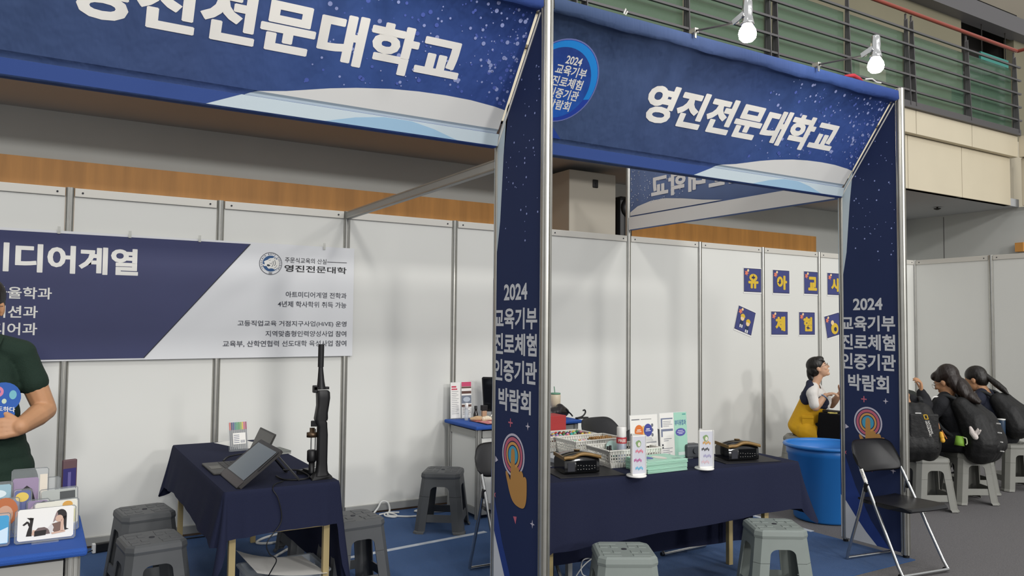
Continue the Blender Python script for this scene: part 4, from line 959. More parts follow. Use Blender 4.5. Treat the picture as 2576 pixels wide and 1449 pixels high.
m_tab = mat('tablet shell', '#2D2B2B', .45)
b = MB(); slab(b, P, 0, .455, 0, .285, -.016, 0, .012); part('body', b, m_tab, t)
b = MB(); qd(b, P, .012, .443, .004, .045, .0012); part('lower_bezel', b, mat('bezel', '#3B3332', .4), t)
b = MB(); qd(b, P, .03, .425, .05, .262, .0016); part('screen', b, mat('lit grey screen', '#5A6670', .25), t)
b = MB(); b.bar((-4.06, -1.75, ZT+.16), (-3.93, -1.72, ZT+.004), .03, .008); b.bar((-4.06, -1.95, ZT+.16), (-3.93, -1.98, ZT+.004), .03, .008); part('stand', b, m_black, t)
s = MB(); s.tube([(-4.08, -2.065, ZT+.165), (-4.17, -2.067, ZT+.088)], [.006, .005], 10); s.tube([(-4.065, -2.065, ZT+.177), (-4.08, -2.065, ZT+.165)], [.003, .006], 10); solo('stylus', s, m_black, 'thin black stylus pen held at the right edge of the pen display', 'pen')
cord([(-3.97, -1.80, ZT+.03), (-3.90, -1.84, ZT+.03), (-3.86, -1.92, ZT+.01), (-3.9, -1.99, ZT+.008), (-4.0, -1.95, ZT+.006), (-4.02, -1.85, ZT+.01)], .005, m_bc, 'black cable bundle curling behind the pen display')
cord([(-4.02, -2.0, ZT+.008), (-4.08, -2.06, ZT+.008), (-4.10, -2.10, ZT-.01), (-4.075, -2.115, ZT-.06), (-4.06, -2.12, .55), (-4.13, -2.13, .46), (-4.12, -2.13, .40), (-4.08, -2.12, .36), (-4.1, -2.1, .3), (-4.16, -2.0, .12), (-4.12, -1.9, .02)], .003, m_bc, 'thin black cable hanging down the front of the navy cloth')
cord([(-4.17, -1.2, ZT+.006), (-4.12, -1.1, ZT+.012), (-4.03, -1.08, ZT+.02), (-3.98, -1.14, ZT+.02), (-4.0, -1.22, ZT+.012)], .005, m_bc, 'black cable loop beside the laptop on the left table')
t = thing('pen_set', 'clear pack of colourful felt pens standing on the left table', 'pens', (-4.0, -.82, ZT))
P = frame3((-4.062, -.845, ZT+.002), V((1, .12, 0)), V((-.015, .25, .97)))
b = MB(); slab(b, P, 0, .125, 0, .2, -.012, .006, .004); part('clear_case', b, m_clear, t)
for i, cc in enumerate(('#E0655A', '#3B2E66', '#2E4A8C', '#2F8C7C', '#3FA06C', '#3C9A4B', '#86B33F', '#E0C23C', '#D65A7A', '#A23C5C')):
    b = MB(); a = .0095+.0118*i; b.tube([P(a, .14, 0), P(a, .19, 0)], .0048, 8); o = part('pen_cap', b, C(cc), t)
    b = MB(); b.tube([P(a, .012, 0), P(a, .14, 0)], .0045, 8); part('pen_barrel', b, C('#8B8C8E'), t)
b = MB(); qd(b, P, .024, .108, .045, .118, .0068); part('label_print', b, m_card, t)
b = MB()
for i in range(5): qd(b, P, .03, .066, .054+.012*i, .058+.012*i, .0074)
for i in range(6): qd(b, P, .074+.005*i, .0765+.005*i, .052, .07, .0074)
part('label_lines', b, C('#6D7386'), t)
for i, (x, y, rz, w, d, hh, cc, lb) in enumerate(((-3.80, -1.0, .1, .13, .19, .010, '#8E908C', 'grey notepad at the bottom of the small stack behind the laptop'), (-3.80, -1.0, .14, .128, .185, .010, '#70736F', 'darker grey notepad on top of the small stack behind the laptop'))):
    s = MB(); s.box((x, y, ZT+.005+.0101*i), (w, d, hh), rz, bev=.002); solo('notepad', s, C(cc), lb, 'notepad')
for i, (x, y, rz, lb) in enumerate(((-3.93, -.50, .3, 'white paper sheet at the far end of the left table, undermost'), (-3.86, -.62, -.15, 'white printed paper sheet lying behind the pen pack'))):
    s = MB(); s.box((x, y, ZT+.0008+.0014*i), (.21, .297, .001), rz); solo('paper_sheet', s, m_card, lb, 'paper')
for i in range(4): pass
# hand press
t = thing('hand_press', 'black cast hand press with an upright lever on the left table', 'press', (-3.82, -1.92, ZT))
m_cast = mat('black cast iron', '#1B1B1D', .42, metal=.2)
q = lambda x, y, z: V((-3.815+x, -1.93+y, ZT+z))
b = MB(); b.prism([q(-.055, -.09, 0), q(.06, -.09, 0), q(.06, -.07, .012), q(.03, -.07, .04), q(-.025, -.07, .04), q(-.055, -.07, .012)], (0, .03, 0)); b.bar(q(0, -.07, .02), q(-.02, .13, .016), .05, .03); b.bar(q(-.075, .13, .012), q(.045, .13, .012), .03, .022); part('base', b, m_cast, t)
def sq(z, x, wx, wy, y=-.06): return [q(x+wx*max(-.86, min(.86, 1.15*math.cos(a))), y+wy*max(-.86, min(.86, 1.15*math.sin(a))), z) for a in [2*PI*i/16 for i in range(16)]]
b = MB(); rows = [sq(*r) for r in ((.02, .004, .045, .03), (.045, .004, .034, .027), (.09, .004, .03, .027), (.24, .004, .03, .027), (.285, .002, .028, .027), (.305, -.004, .034, .028), (.322, -.008, .03, .027))]
b.grid(rows, 0, True, True); b.poly(rows[0]); b.poly(rows[-1]); b.bar(q(-.005, -.05, .30), q(-.05, -.03, .30), .03, .03); part('column', b, m_cast, t)
b = MB(); rows = [sq(*r) for r in ((.318, -.006, .036, .03), (.33, -.006, .04, .03), (.36, -.004, .036, .03), (.40, .002, .036, .03), (.44, .004, .04, .03), (.472, .002, .04, .03), (.482, .0, .034, .026))]
b.grid(rows, 0, True, True); b.poly(rows[0]); b.poly(rows[-1]); part('head', b, m_cast, t)
b = MB(); b.bar(q(-.05, -.055, .494), q(.035, -.055, .494), .03, .014); b.box(q(-.04, -.055, .49), (.024, .03, .04), bev=.004); part('link', b, m_cast, t)
b = MB(); b.tube([q(-.006, -.055, .49), q(-.008, -.055, .53), q(-.011, -.055, .62)], [.026, .02, .012], 10); o = part('lever', b, m_cast, t)
b = MB(); b.tube([q(-.011, -.055, .61), q(-.010, -.055, .735)], .0165, 12); part('grip', b, m_black, o)
b = MB(); b.tube([q(-.045, -.02, .06), q(-.045, -.02, .27)], .0035, 8); b.tube([q(-.025, -.03, .06), q(-.025, -.03, .27)], .0035, 8); part('guide_rod', b, m_chr, t)
b = MB(); b.lathe([(0, .225), (.03, .225), (.03, .25), (.014, .252), (.014, .275), (0, .275)], q(-.04, -.02, 0), 16); part('upper_die', b, mat('brass dark', '#5B4A3A', .35, metal=.7), t)
b = MB(); b.lathe([(0, .09), (.022, .09), (.026, .1), (.026, .15), (.02, .155), (0, .155)], q(-.04, -.02, 0), 16); b.lathe([(.016, .03), (.016, .09), (0, .09)], q(-.04, -.02, 0), 12); part('lower_die', b, m_cast, t)

# ---- things on the wall counter
def leaflet(label, P, w, h, art, stand=True, base=(0, 0, 0)):
    t = thing('leaflet_display', label, 'leaflet', base)
    b = MB(); slab(b, P, -.004, w+.004, 0, h+.004, -.003, -.001); part('clear_back', b, m_clear, t)
    b = MB(); c = P(w/2, 0, .0); b.prism([P(-.004, 0, -.02), P(w+.004, 0, -.02), P(w+.004, 0, .045), P(-.004, 0, .045)], (0, 0, .003)); part('clear_foot', b, m_clear, t)
    b = MB(); slab(b, P, 0, w, .006, h, 0, .0012); part('sheet', b, m_card, t)
    for nm, col, fn in art:
        b = MB(); fn(b, P); part(nm, b, C(col), t)
    return t
def lines(a0, a1, z1, n, dz, hh=.0035, l=.002, jit=0):
    def f(b, P):
        r = random.Random(int(z1*1000)+n)
        for i in range(n): qd(b, P, a0+jit*r.random(), a1-(a1-a0)*.5*r.random()*(1 if i % 2 else .4), z1-dz*i, z1-dz*i+hh, l)
    return f
P = frame3((-2.075, -.12, ZC+.002), V((1, .02, 0)), V((0, .05, 1)))
leaflet('slim white leaflet with a red heading on the wall counter, left one of the pair', P, .098, .315, [('red_heading', '#C4475C', lambda b, P: (qd(b, P, .01, .056, .27, .284, .002), qd(b, P, .01, .066, .25, .262, .002))), ('grey_text', '#8D8E90', lines(.012, .088, .235, 13, .016))], base=(-2.03, -.12, ZC))
P = frame3((-1.972, -.13, ZC+.002), V((1, .02, 0)), V((0, .05, 1)))
leaflet('slim leaflet with a pink band and photographs, right one of the wall counter pair', P, .098, .318, [('pink_band', '#C2456A', lambda b, P: qd(b, P, 0, .096, .278, .317, .002)), ('brown_photo', '#5C4038', lambda b, P: (qd(b, P, 0, .096, .262, .276, .002), qd(b, P, 0, .096, .215, .238, .002), qd(b, P, 0, .096, .1, .12, .002))), ('grey_photo', '#6E7684', lambda b, P: qd(b, P, 0, .096, .13, .2, .002)), ('pale_photo', '#AEB6C0', lambda b, P: ov(b, P, .05, .165, .035, .022, .0026)), ('dark_text', '#55565A', lines(.01, .09, .092, 5, .014))], base=(-1.92, -.13, ZC))
def bottle(name, label, cat, c, prof, m, cap=None, mc=None, capname='cap'):
    t = thing(name, label, cat, c)
    b = MB(); b.lathe(prof, c, 16); part('body', b, m, t)
    if cap: b = MB(); b.lathe(cap, c, 16); part(capname, b, mc, t)
    return t
bottle('spray_bottle', 'small clear spray bottle with a white cap on the wall counter', 'bottle', (-1.985, -.24, ZC), [(0, 0), (.016, 0), (.017, .01), (.017, .09), (.01, .1)], m_clear2, [(.012, .098), (.015, .1), (.015, .145), (.013, .148), (0, .148)], m_white)
bottle('dark_bottle', 'small dark round-shouldered bottle between the spray bottle and the square bottle', 'bottle', (-1.90, -.25, ZC), [(0, 0), (.02, 0), (.022, .02), (.02, .05), (.012, .075), (.012, .095)], mat('dark glass', '#1D1517', .15), [(.013, .094), (.014, .12), (0, .12)], m_black)
t = thing('foundation_bottle', 'square beige bottle with a big black cap on the wall counter', 'bottle', (-1.835, -.28, ZC))
b = MB(); b.box((-1.835, -.28, ZC+.04), (.045, .03, .08), bev=.005); part('body', b, mat('beige liquid', '#B08F74', .2), t)
b = MB(); b.box((-1.835, -.28, ZC+.104), (.054, .04, .046), bev=.004); part('cap', b, m_black, t)
s = merged(caps(MB(), [(-1.99, -.33, ZC+.022), (-1.94, -.34, ZC+.026), (-1.90, -.34, ZC+.024)], [.012, .022, .02]), .006, 2); solo('paper_bag', s, mat('kraft paper', '#B79B7A', .9, bump=.4, scale=60), 'crumpled tan paper bag lying on the wall counter', 'bag')
s = merged(caps(MB(), [(-1.885, -.36, ZC+.022), (-1.85, -.37, ZC+.026), (-1.82, -.38, ZC+.02)], [.018, .022, .014]), .006, 1); solo('lace_bundle', s, mat('cream lace', '#D9CFB8', .95, bump=.8, scale=90), 'cream lace bundle lying beside the tan paper bag', 'bundle')
t = thing('hair_clip', 'small dark box with a gold mark next to the square bottle on the wall counter', 'box', (-1.77, -.33, ZC))
b = MB(); b.box((-1.775, -.33, ZC+.015), (.05, .035, .03), bev=.003); part('body', b, m_black, t)
b = MB(); b.box((-1.785, -.349, ZC+.016), (.018, .002, .012)); part('gold_mark', b, C('#CDB27A'), t)
for i, (x, y, rz, lb) in enumerate(((-1.72, -.36, .05, 'pink patterned mat on the wall counter, rear one of the two'), (-1.72, -.5, .02, 'pink patterned mat on the wall counter, front one of the two'))):
    t = thing('pink_mat', lb, 'mat', (x, y, ZC), 0, 'pink mats on the wall counter')
    b = MB(); b.box((x, y, ZC+.002+.0035*i), (.52, .17, .003), rz); part('sheet', b, C('#3A2328'), t)
    b = MB(); b.box((x, y, ZC+.0038+.0035*i), (.5, .15, .001), rz); part('pink_print', b, C('#C9797E'), t)
    b = MB()
    for k in range(5):
        a = x-.2+.1*k; b.poly([(a, y-.05, ZC+.0046+.0035*i), (a+.05, y-.06, ZC+.0046+.0035*i), (a+.07, y+.04, ZC+.0046+.0035*i), (a+.03, y+.055, ZC+.0046+.0035*i)])
    part('cream_print', b, C('#E4B9A6'), t)
t = thing('table_mirror', 'black framed table mirror at the back of the wall counter, half behind the pillar', 'mirror', (-1.78, -.22, ZC))
P = frame3((-1.80, -.21, ZC+.065), V((.75, -.66, 0)), V((-.06, .03, 1)))
b = MB(); slab(b, P, 0, .2, 0, .3, -.02, 0, .01); part('frame', b, m_black, t)
b = MB(); qd(b, P, .012, .188, .015, .285, .0015); part('mirror_glass', b, mat('dark mirror', '#4A4E55', .06, metal=.9), t)
b = MB(); b.box((-1.78, -.27, ZC+.006), (.16, .12, .012), -.7, bev=.004); b.tube([P(.1, .02, -.01), (-1.77, -.27, ZC+.01)], .009, 8); part('stand', b, m_alu, t)
s = merged(caps(MB(), [(-1.68, -.2, ZC+.04), (-1.62, -.22, ZC+.045), (-1.58, -.2, ZC+.04), (-1.65, -.19, ZC+.075)], [.038, .042, .038, .03]), .007, 2); solo('tissue_pack', s, mat('white bag', '#DADBDD', .5, bump=.4, scale=40), 'white tissue pack on the wall counter beside the mirror', 'tissues')
t = thing('tumbler', 'cream tumbler with a green straw on the wall counter, right of the left pillar', 'tumbler', (-1.135, -.35, ZC))
b = MB(); b.lathe([(0, 0), (.032, 0), (.034, .01), (.042, .1), (.046, .105), (.048, .19), (.044, .2), (0, .2)], (-1.135, -.35, ZC), 20); part('cup', b, mat('cream enamel', '#CDBFA6', .4), t)
b = MB(); b.tube([(-1.14, -.35, ZC+.2), (-1.15, -.35, ZC+.27)], .004, 8); b.lathe([(0, .2), (.046, .2), (.046, .212), (0, .215)], (-1.135, -.35, ZC), 20); part('straw', b, C('#5E8C74'), t)
bag = MB(); caps(bag, [(-1.3, -.48, ZC+.05), (-1.2, -.48, ZC+.055), (-1.12, -.46, ZC+.05)], [.045, .055, .045]); caps(bag, [(-1.17, -.47, ZC+.09), (-1.1, -.46, ZC+.05)], [.04, .035])
t = thing('pouch', 'glossy black pouch lying on the wall counter behind the red box', 'pouch', (-1.2, -.47, ZC))
part('body', merged(bag, .008, 3), mat('glossy black leather', '#1E1A1C', .25, bump=.3, scale=25), t)
b = MB(); b.tube(smooth_path([(-1.12, -.5, ZC+.08), (-1.09, -.5, ZC+.05), (-1.06, -.49, ZC+.03), (-1.05, -.5, ZC+.012)]), .007, 8); part('strap', b, m_black, t)
s = MB(); s.tube(smooth_path([(-1.09, -.6, ZC+.008), (-1.02, -.6, ZC+.02), (-.985, -.6, ZC+.05), (-.99, -.6, ZC+.075), (-1.01, -.6, ZC+.072)]), .007, 8); s.box((-1.02, -.6, ZC+.008), (.12, .035, .014), bev=.003); solo('phone_holder', s, m_black, 'small black hooked holder at the right tip of the wall counter', 'holder')

# ---- red box, baskets and their contents
s = MB(); s.box((-2.015, -1.50, ZT+.102), (.26, .16, .204), .0, bev=.004); solo('red_box', s, mat('red felt box', '#A23636', .85, bump=.2, scale=200), 'red box standing behind the baskets, half hidden by the left pillar', 'box')
m_bas = mat('white basket plastic', '#DEDCD4', .4)
def basket(label, c, w, d, h, rz):
    t = thing('plastic_basket', label, 'basket', (c[0], c[1], ZT), rz)
    b = MB(); tp, bt = 1.0, .9
    for s_ in (0, 1, 2, 3):
        L, D = (w, d) if s_ % 2 == 0 else (d, w); R = Matrix.Rotation(s_*PI/2, 3, 'Z')
        at = lambda a, z, off=0: R@V((a*(bt+(tp-bt)*z/h), -D/2*(bt+(tp-bt)*z/h)+off, z))
        n = max(6, int(L/.02)); rowz = [0, h*.22, h*.4, h*.58, h*.76, h]
        for i, z in enumerate(rowz[:-1]):
            th = h*.2 if i == 0 else (h*.26 if i == 4 else h*.055)
            zz = z if i in (0, 4) else z
            b.prism([at(-L/2, zz), at(L/2, zz), at(L/2, zz+th), at(-L/2, zz+th)], R@V((0, .003, 0)))
        for j in range(n+1):
            a = -L/2+L*j/n; ww = .018 if j in (0, n) else .0055
            a0 = max(-L/2, a-ww/2); a1 = min(L/2, a+ww/2)
            b.prism([at(a0, 0), at(a1, 0), at(a1, h), at(a0, h)], R@V((0, .003, 0)))
    b.box((0, 0, .002), (w*bt, d*bt, .004)); part('body', b, m_bas, t, True)
    b = MB(); pts = [(-w/2, -d/2), (w/2, -d/2), (w/2, d/2), (-w/2, d/2)]
    for k in range(4):
        p, q = pts[k], pts[(k+1) % 4]; b.bar((*p, h), (*q, h), .014, .006)
    part('rim', b, m_bas, t, True)
    return t
basket('white slotted basket full of colourful marker caps, rearmost of the three', (-2.06, -1.72), .50, .24, .10, .0)
basket('white slotted basket with pale and brown tips, middle one of the three', (-1.97, -1.97), .40, .23, .10, .0)
basket('white slotted basket holding the spray can, nearest the front', (-2.03, -2.40), .38, .27, .105, -.1)
rnd = random.Random(21); cols = {'red': '#C0343F', 'navy': '#2B2C5E', 'green': '#2F8B53', 'teal': '#3FA39B', 'orange': '#D9822F', 'yellow': '#D9C23C', 'pink': '#CC7FA0', 'lilac': '#8E86C0', 'brown': '#7A5238', 'black': '#25262B', 'mint': '#8FC9A0'}
CAPM = {}
def small_cap(cname, col, p, d, group, label, r=.0095, L=.045):
    k = (cname, r)
    if k not in CAPM:
        b = MB(); b.lathe([(0, -L/2), (r*.9, -L/2), (r, -L/2+.003), (r, L/2-.003), (r*.85, L/2), (0, L/2)], (0, 0, 0), 10); CAPM[k] = mesh_of(b, C(col), 'marker')
    o = bpy.data.objects.new('marker' if 'marker' in label else 'nail_tip', CAPM[k]); COL.objects.link(o); o.location = p
    o.rotation_euler = V(d).to_track_quat('Z', 'Y').to_euler(); return tag(o, label, 'marker' if 'marker' in label else 'nail tip', group)
for i in range(15):
    for j in range(4):
        cn = rnd.choice(list(cols)); x = -2.27+.03*i+.006*rnd.random(); y = -1.80+.05*j+.008*rnd.random()
        small_cap(cn, cols[cn], (x, y, ZT+.082+.006*rnd.random()), (.12*rnd.random(), -.75, .6), 'markers in the rear white basket', cn+' marker cap sticking up in the rear white basket')
for i in range(9):
    for j in range(4):
        cn = rnd.choice(('pink', 'mint', 'orange', 'lilac', 'white', 'teal')); x = -2.12+.019*i+.004*rnd.random(); y = -2.04+.04*j+.006*rnd.random()
        small_cap(cn+' pale', {'white': '#D8D6D0', 'pink': '#D9A0AC', 'mint': '#A8D0B0', 'orange': '#E0AC7A', 'lilac': '#AFA6CC', 'teal': '#8CC0BC'}[cn], (x, y, ZT+.074), (.2*rnd.random(), -.8, .35), 'pale tips in the middle white basket', 'pale '+cn+' tip in the left half of the middle basket', .007, .034)
for i in range(9):
    for j in range(4):
        x = -1.93+.018*i+.004*rnd.random(); y = -2.04+.042*j+.006*rnd.random()
        small_cap('goldbrown', '#9A7342', (x, y, ZT+.08), (.2*rnd.random(), -.7, .7), 'brown tips in the middle white basket', 'golden brown tip in the right half of the middle basket', .0065, .04)
t = thing('spray_can', 'white spray can with a red label standing in the front basket', 'spray can', (-2.02, -2.37, ZT+.005))
c = (-2.02, -2.37, ZT+.005); b = MB(); b.lathe([(0, 0), (.031, 0), (.032, .005), (.032, .15), (.03, .155)], c, 24); part('can', b, mat('grey blue can', '#A7AFBC', .3, metal=.2), t)
b = MB(); b.lathe([(.0325, .115), (.0328, .116), (.0328, .152), (.0325, .153)], c, 24); part('label_band', b, C('#B53A40'), t)
b = MB(); b.lathe([(.029, .154), (.03, .16), (.03, .21), (.027, .216), (0, .216)], c, 24); part('cap', b, m_white, t)
b = MB(); vs, fs, _ = text_geo('FREE', .02)
def wrap(p, w=.05, z0=.124, h=.018, a0=-2.12): 
    a = a0+(p[0]-.5)*w/.033; return V((c[0]+.0333*math.cos(a), c[1]+.0333*math.sin(a), c[2]+z0+p[1]*h))
b.add([wrap(p) for p in vs], fs); part('lettering', b, m_letter, t)
bottle('dark_bottle', 'small dark bottle in the front basket, left of the spray can', 'bottle', (-2.12, -2.36, ZT+.005), [(0, 0), (.014, 0), (.014, .07), (.006, .08)], mat('dark glass', '#1D1517', .15), [(.008, .078), (.008, .1), (0, .1)], m_black)
bottle('dark_bottle', 'small dark bottle in the front basket, touching the pale lid', 'bottle', (-2.085, -2.34, ZT+.005), [(0, 0), (.014, 0), (.014, .07), (.006, .08)], mat('dark glass', '#1D1517', .15), [(.008, .078), (.008, .1), (0, .1)], m_black)
s = MB(); s.lathe([(0, -.006), (.05, -.006), (.055, 0), (.05, .006), (0, .006)], (-2.03, -2.30, ZT+.075), 24, R=Matrix.Rotation(1.1, 3, 'X')); solo('round_lid', s, C('#A9C4BC'), 'pale mint round lid leaning in the front basket', 'lid')
s = MB(); s.box((-1.93, -2.42, ZT+.05), (.05, .05, .08), .3, bev=.006); solo('tissue_box', s, m_card, 'small white box in the right end of the front basket', 'box')

# ---- nail lamps
m_gold = mat('bronze band', '#7D6238', .38, metal=.35); m_gl = mat('glossy black', '#101012', .12, coat=.6)
def nail_lamp(label, c, rz):
    t = thing('nail_lamp', label, 'lamp', (*c, ZT+.004), rz)
    b = MB(); rows = []
    for x in [-.12+.24*i/12 for i in range(13)]:
        f = x/.12; top = .098+.02*(1-f*f)
        rows.append([V((x, -.085, .004)), V((x, -.09, .02)), V((x, -.085, top-.02)), V((x, -.06, top-.004)), V((x, 0, top+.006)), V((x, .07, top-.004)), V((x, .095, top-.03)), V((x, .09, .004))])
    b.grid(rows, 0, True, True); b.poly(rows[0]); b.poly(rows[-1]); part('shell', b, m_gl, t, True)
    b = MB(); top, bot = [], []
    rows = []
    for i in range(25):
        f = -1+2*i/24; x = f*.128; zc = .09+.022*math.cos(f*PI*.5)**1.2-.010*math.exp(-((f+.5)/.25)**2)
        rows.append([V((x, -.094-.004*(1-f*f), zc-.008)), V((x, -.101-.004*(1-f*f), zc-.006)), V((x, -.100, zc+.010)), V((x, -.085, zc+.013)), V((x, -.082, zc+.008)), V((x, -.088, zc))])
    b.grid(rows, 0, True, True); b.poly(rows[0]); b.poly(rows[-1]); b.bar((-.1245, -.098, .0905), (-.1245, .085, .098), .008, .019); part('bronze_band', b, m_gold, t, True, label='bronze coloured wavy band')
    b = MB(); b.box((.03, -.0885, .045), (.14, .006, .06), bev=.002); part('opening', b, mat('reflective black', '#202226', .05, metal=.8), t, True)
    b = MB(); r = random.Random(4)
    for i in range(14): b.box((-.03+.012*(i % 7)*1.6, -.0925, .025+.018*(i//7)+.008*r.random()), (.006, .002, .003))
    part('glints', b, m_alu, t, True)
    b = MB(); b.box((-.075, -.089, .04), (.05, .004, .05), bev=.002); part('side_window', b, m_ink, t, True)
    b = MB(); b.cyl((0, .0, .124), (0, 0, .127), .02, n=20); part('button', b, m_gold, t, True)
    t.scale = (.9, .9, 1.0)
    return t
m_matb = mat('black mat', '#1B1B1F', .55)
for c, rz, lb1, lb2 in (((-2.46, -2.50), -.22, 'black nail lamp with a bronze band, beside the left pillar', 'black mat under the left nail lamp'), ((-1.29, -2.64), -.26, 'black nail lamp with a bronze band, at the right end of the navy table', 'black mat under the right nail lamp')):
    s = MB(); s.box((c[0]+.03, c[1]-.02, ZT+.002), (.40, .29 if c[0] < -2 else .25, .004), rz, bev=.001); solo('desk_mat', s, m_matb, lb2, 'mat')
    nail_lamp(lb1, c, rz)
s = MB(); s.box((-1.50, -2.44, ZT+.045), (.12, .08, .09), -.1, bev=.015); s.cyl((-1.50, -2.49, ZT+.05), (-1.50, -2.475, ZT+.05), .02); solo('grey_device', s, mat('dark grey plastic', '#44474B', .4), 'dark grey rounded device behind the right nail stand', 'device')

# ---- rotating nail colour stands
def nail_stand(label, c, rows_, rz):
    t = thing('nail_display_stand', label, 'display stand', (*c, ZT), rz)
    b = MB(); b.lathe([(0, 0), (.056, 0), (.058, .004), (.056, .01), (.03, .012), (0, .012)], (0, 0, 0), 32); part('base', b, m_white, t, True)
    for k in range(3):
        R = Matrix.Rotation(2*PI*k/3, 3, 'Z'); P = frame3(R@V((-.05, -.026, .012)), R@X, Z)
        b = MB(); slab(b, P, 0, .1, 0, .222, -.004, 0, .003); o = part('board', b, m_white, t, True)
        b = MB(); qd(b, P, .006, .094, .008, .215, .0008); part('face_print', b, mat('face print', '#C6C7D0', .6), o, True)
        if k == 0:
            b = MB(); ov(b, P, .047, .175, .016, .02, .0016); ov(b, P, .037, .18, .01, .01, .0015); part('green_print', b, C('#7E9A68'), o, True)
            b = MB(); ov(b, P, .05, .172, .009, .012, .0022); part('pale_print', b, C('#D8D4C4'), o, True)
            for z, a0, cc in rows_:
                for i in range(6):
                    b = MB(); ov(b, P, a0+.0085*i, z+.004*math.sin(i*2.1), .0035, .008, .0024, 10); part('nail_tip_print', b, C(cc), o, True)
    return t
nail_stand('white three-sided nail stand with red, pink and blue tips, left of the mint brochures', (-2.235, -2.765), ((.133, .03, '#D9788A'), (.083, .02, '#B85C96'), (.038, .03, '#5FB2D6')), -.12)
nail_stand('white three-sided nail stand with amber and black tips, right of the mint brochures', (-1.725, -2.785), ((.148, .03, '#D09A45'), (.11, .022, '#3A3A40'), (.07, .035, '#A7A3C4'), (.035, .022, '#D8B9C0')), -.30)

# ---- mint brochures
m_mint = mat('mint paper', '#A6D0BC', .6)
rnd = random.Random(33); bz = ZT+.0003; NB = 16
for i in range(NB):
    rz = -.08+.05*(rnd.random()-.5)+(.05 if i < 6 else 0); th = .0043
    x, y = -1.985+.008*(rnd.random()-.5), -2.655+.008*(rnd.random()-.5)
    R = Matrix.Rotation(rz, 3, 'Z')
    b = MB(); b.box((0, 0, th/2), (.30, .205, th-.0006), bev=.0008)
    top = i == NB-1
    t = thing('brochure', 'topmost mint brochure of the stack, with a blue oval on its cover' if top else 'mint brochure in the thick stack between the two nail stands', 'brochure', (x, y, bz), rz, None if top else 'mint brochures in the stack')
    part('cover', b, m_mint, t, True)
    if top:
        P = frame3((-.15, -.1025, th), X, Y)
        b = MB(); ov(b, P, .085, .12, .035, .05, .0006); part('oval_print', b, C('#5D69A8'), t, True)
        b = MB(); qd(b, P, .03, .05, .05, .17, .0006); part('heading_print', b, C('#5F86A8'), t, True)
        b = MB(); ov(b, P, .165, .10, .035, .06, .0006); part('pale_print', b, C('#D9D6CC'), t, True)
        b = MB(); qd(b, P, .225, .275, .03, .06, .0006); part('note_print', b, C('#8FB4A6'), t, True)
    bz += th
# ---- leaflet holders behind the brochures
P = frame3((-2.0, -2.44, ZT+.002), V((1, -.03, 0)), V((0, .06, 1)))
def small_circ(b, P):
    for z in (.225, .195, .165): ov(b, P, .175, z, .009, .011, .002)
leaflet('white leaflet with an orange and a blue circle, behind the mint stack on the left', P, .218, .292, [
    ('heading_text', '#6B6C72', lambda b, P: (qd(b, P, .012, .075, .262, .268, .002), qd(b, P, .085, .17, .263, .266, .002))),
    ('amber_print', '#DDB56E', lambda b, P: ov(b, P, .105, .195, .018, .03, .002)),
    ('orange_print', '#CF6E2E', lambda b, P: ov(b, P, .068, .192, .034, .04, .0026)), ('blue_print', '#3F4590', lambda b, P: ov(b, P, .14, .196, .034, .04, .0026)),
    ('white_print', '#E6E4E0', lambda b, P: (qd(b, P, .052, .08, .198, .203, .0034), qd(b, P, .046, .086, .188, .192, .0034), qd(b, P, .125, .153, .2, .206, .0034), qd(b, P, .12, .16, .19, .194, .0034))),
    ('ring_print', '#6C6E78', small_circ),
    ('grey_text', '#9C9DA0', lambda b, P: (lines(.04, .1, .145, 3, .008, .003)(b, P), lines(.115, .18, .147, 3, .008, .003)(b, P), qd(b, P, .03, .205, .115, .125, .002))),
    ('dark_photo', '#3B3532', lambda b, P: (qd(b, P, .115, .145, .065, .098, .002), qd(b, P, .15, .2, .065, .1, .002), qd(b, P, .115, .145, .018, .05, .002), qd(b, P, .15, .2, .016, .052, .002))),
    ('pale_photo', '#A39A8C', lambda b, P: (qd(b, P, .155, .195, .072, .082, .0026), ov(b, P, .175, .035, .014, .012, .0026), ov(b, P, .13, .085, .006, .008, .0026)))], base=(-1.89, -2.44, ZT))
P = frame3((-1.762, -2.445, ZT+.002), V((1, -.03, 0)), V((0, .06, 1)))
leaflet('white and mint leaflet with a purple oval, behind the mint stack', P, .226, .295, [
    ('mint_half', '#9CC9B6', lambda b, P: qd(b, P, .118, .2255, .006, .2948, .002)),
    ('table_bar', '#72798F', lambda b, P: (qd(b, P, .01, .108, .255, .263, .002), qd(b, P, .01, .022, .205, .255, .002), qd(b, P, .01, .108, .18, .194, .002), qd(b, P, .01, .022, .145, .18, .002))),
    ('grey_text', '#8B8D94', lambda b, P: (lines(.028, .105, .24, 4, .01, .003)(b, P), lines(.03, .1, .13, 2, .012, .004)(b, P), lines(.02, .108, .07, 5, .012, .004)(b, P))),
    ('dark_print', '#3C3D44', lambda b, P: (qd(b, P, .014, .026, .088, .1, .002), qd(b, P, .014, .026, .072, .083, .002), qd(b, P, .055, .105, .012, .024, .002))),
    ('blue_lettering', '#3D5E96', lambda b, P: text_into(b, '뷰티융합과', P(.124, .213, .003), P(1, 0)-P(0, 0), P(0, 1)-P(0, 0), .094, .034, .012)),
    ('purple_oval', '#55549E', lambda b, P: ov(b, P, .17, .168, .042, .025, .003)),
    ('oval_text', '#C9C8DC', lambda b, P: (qd(b, P, .148, .19, .176, .18, .0038), qd(b, P, .14, .2, .166, .17, .0038), qd(b, P, .152, .186, .157, .161, .0038))),
    ('pale_box', '#C9D8D0', lambda b, P: qd(b, P, .145, .218, .022, .042, .003)),
    ('corner_text', '#4C9A94', lambda b, P: qd(b, P, .19, .218, .278, .285, .003))], base=(-1.65, -2.445, ZT))
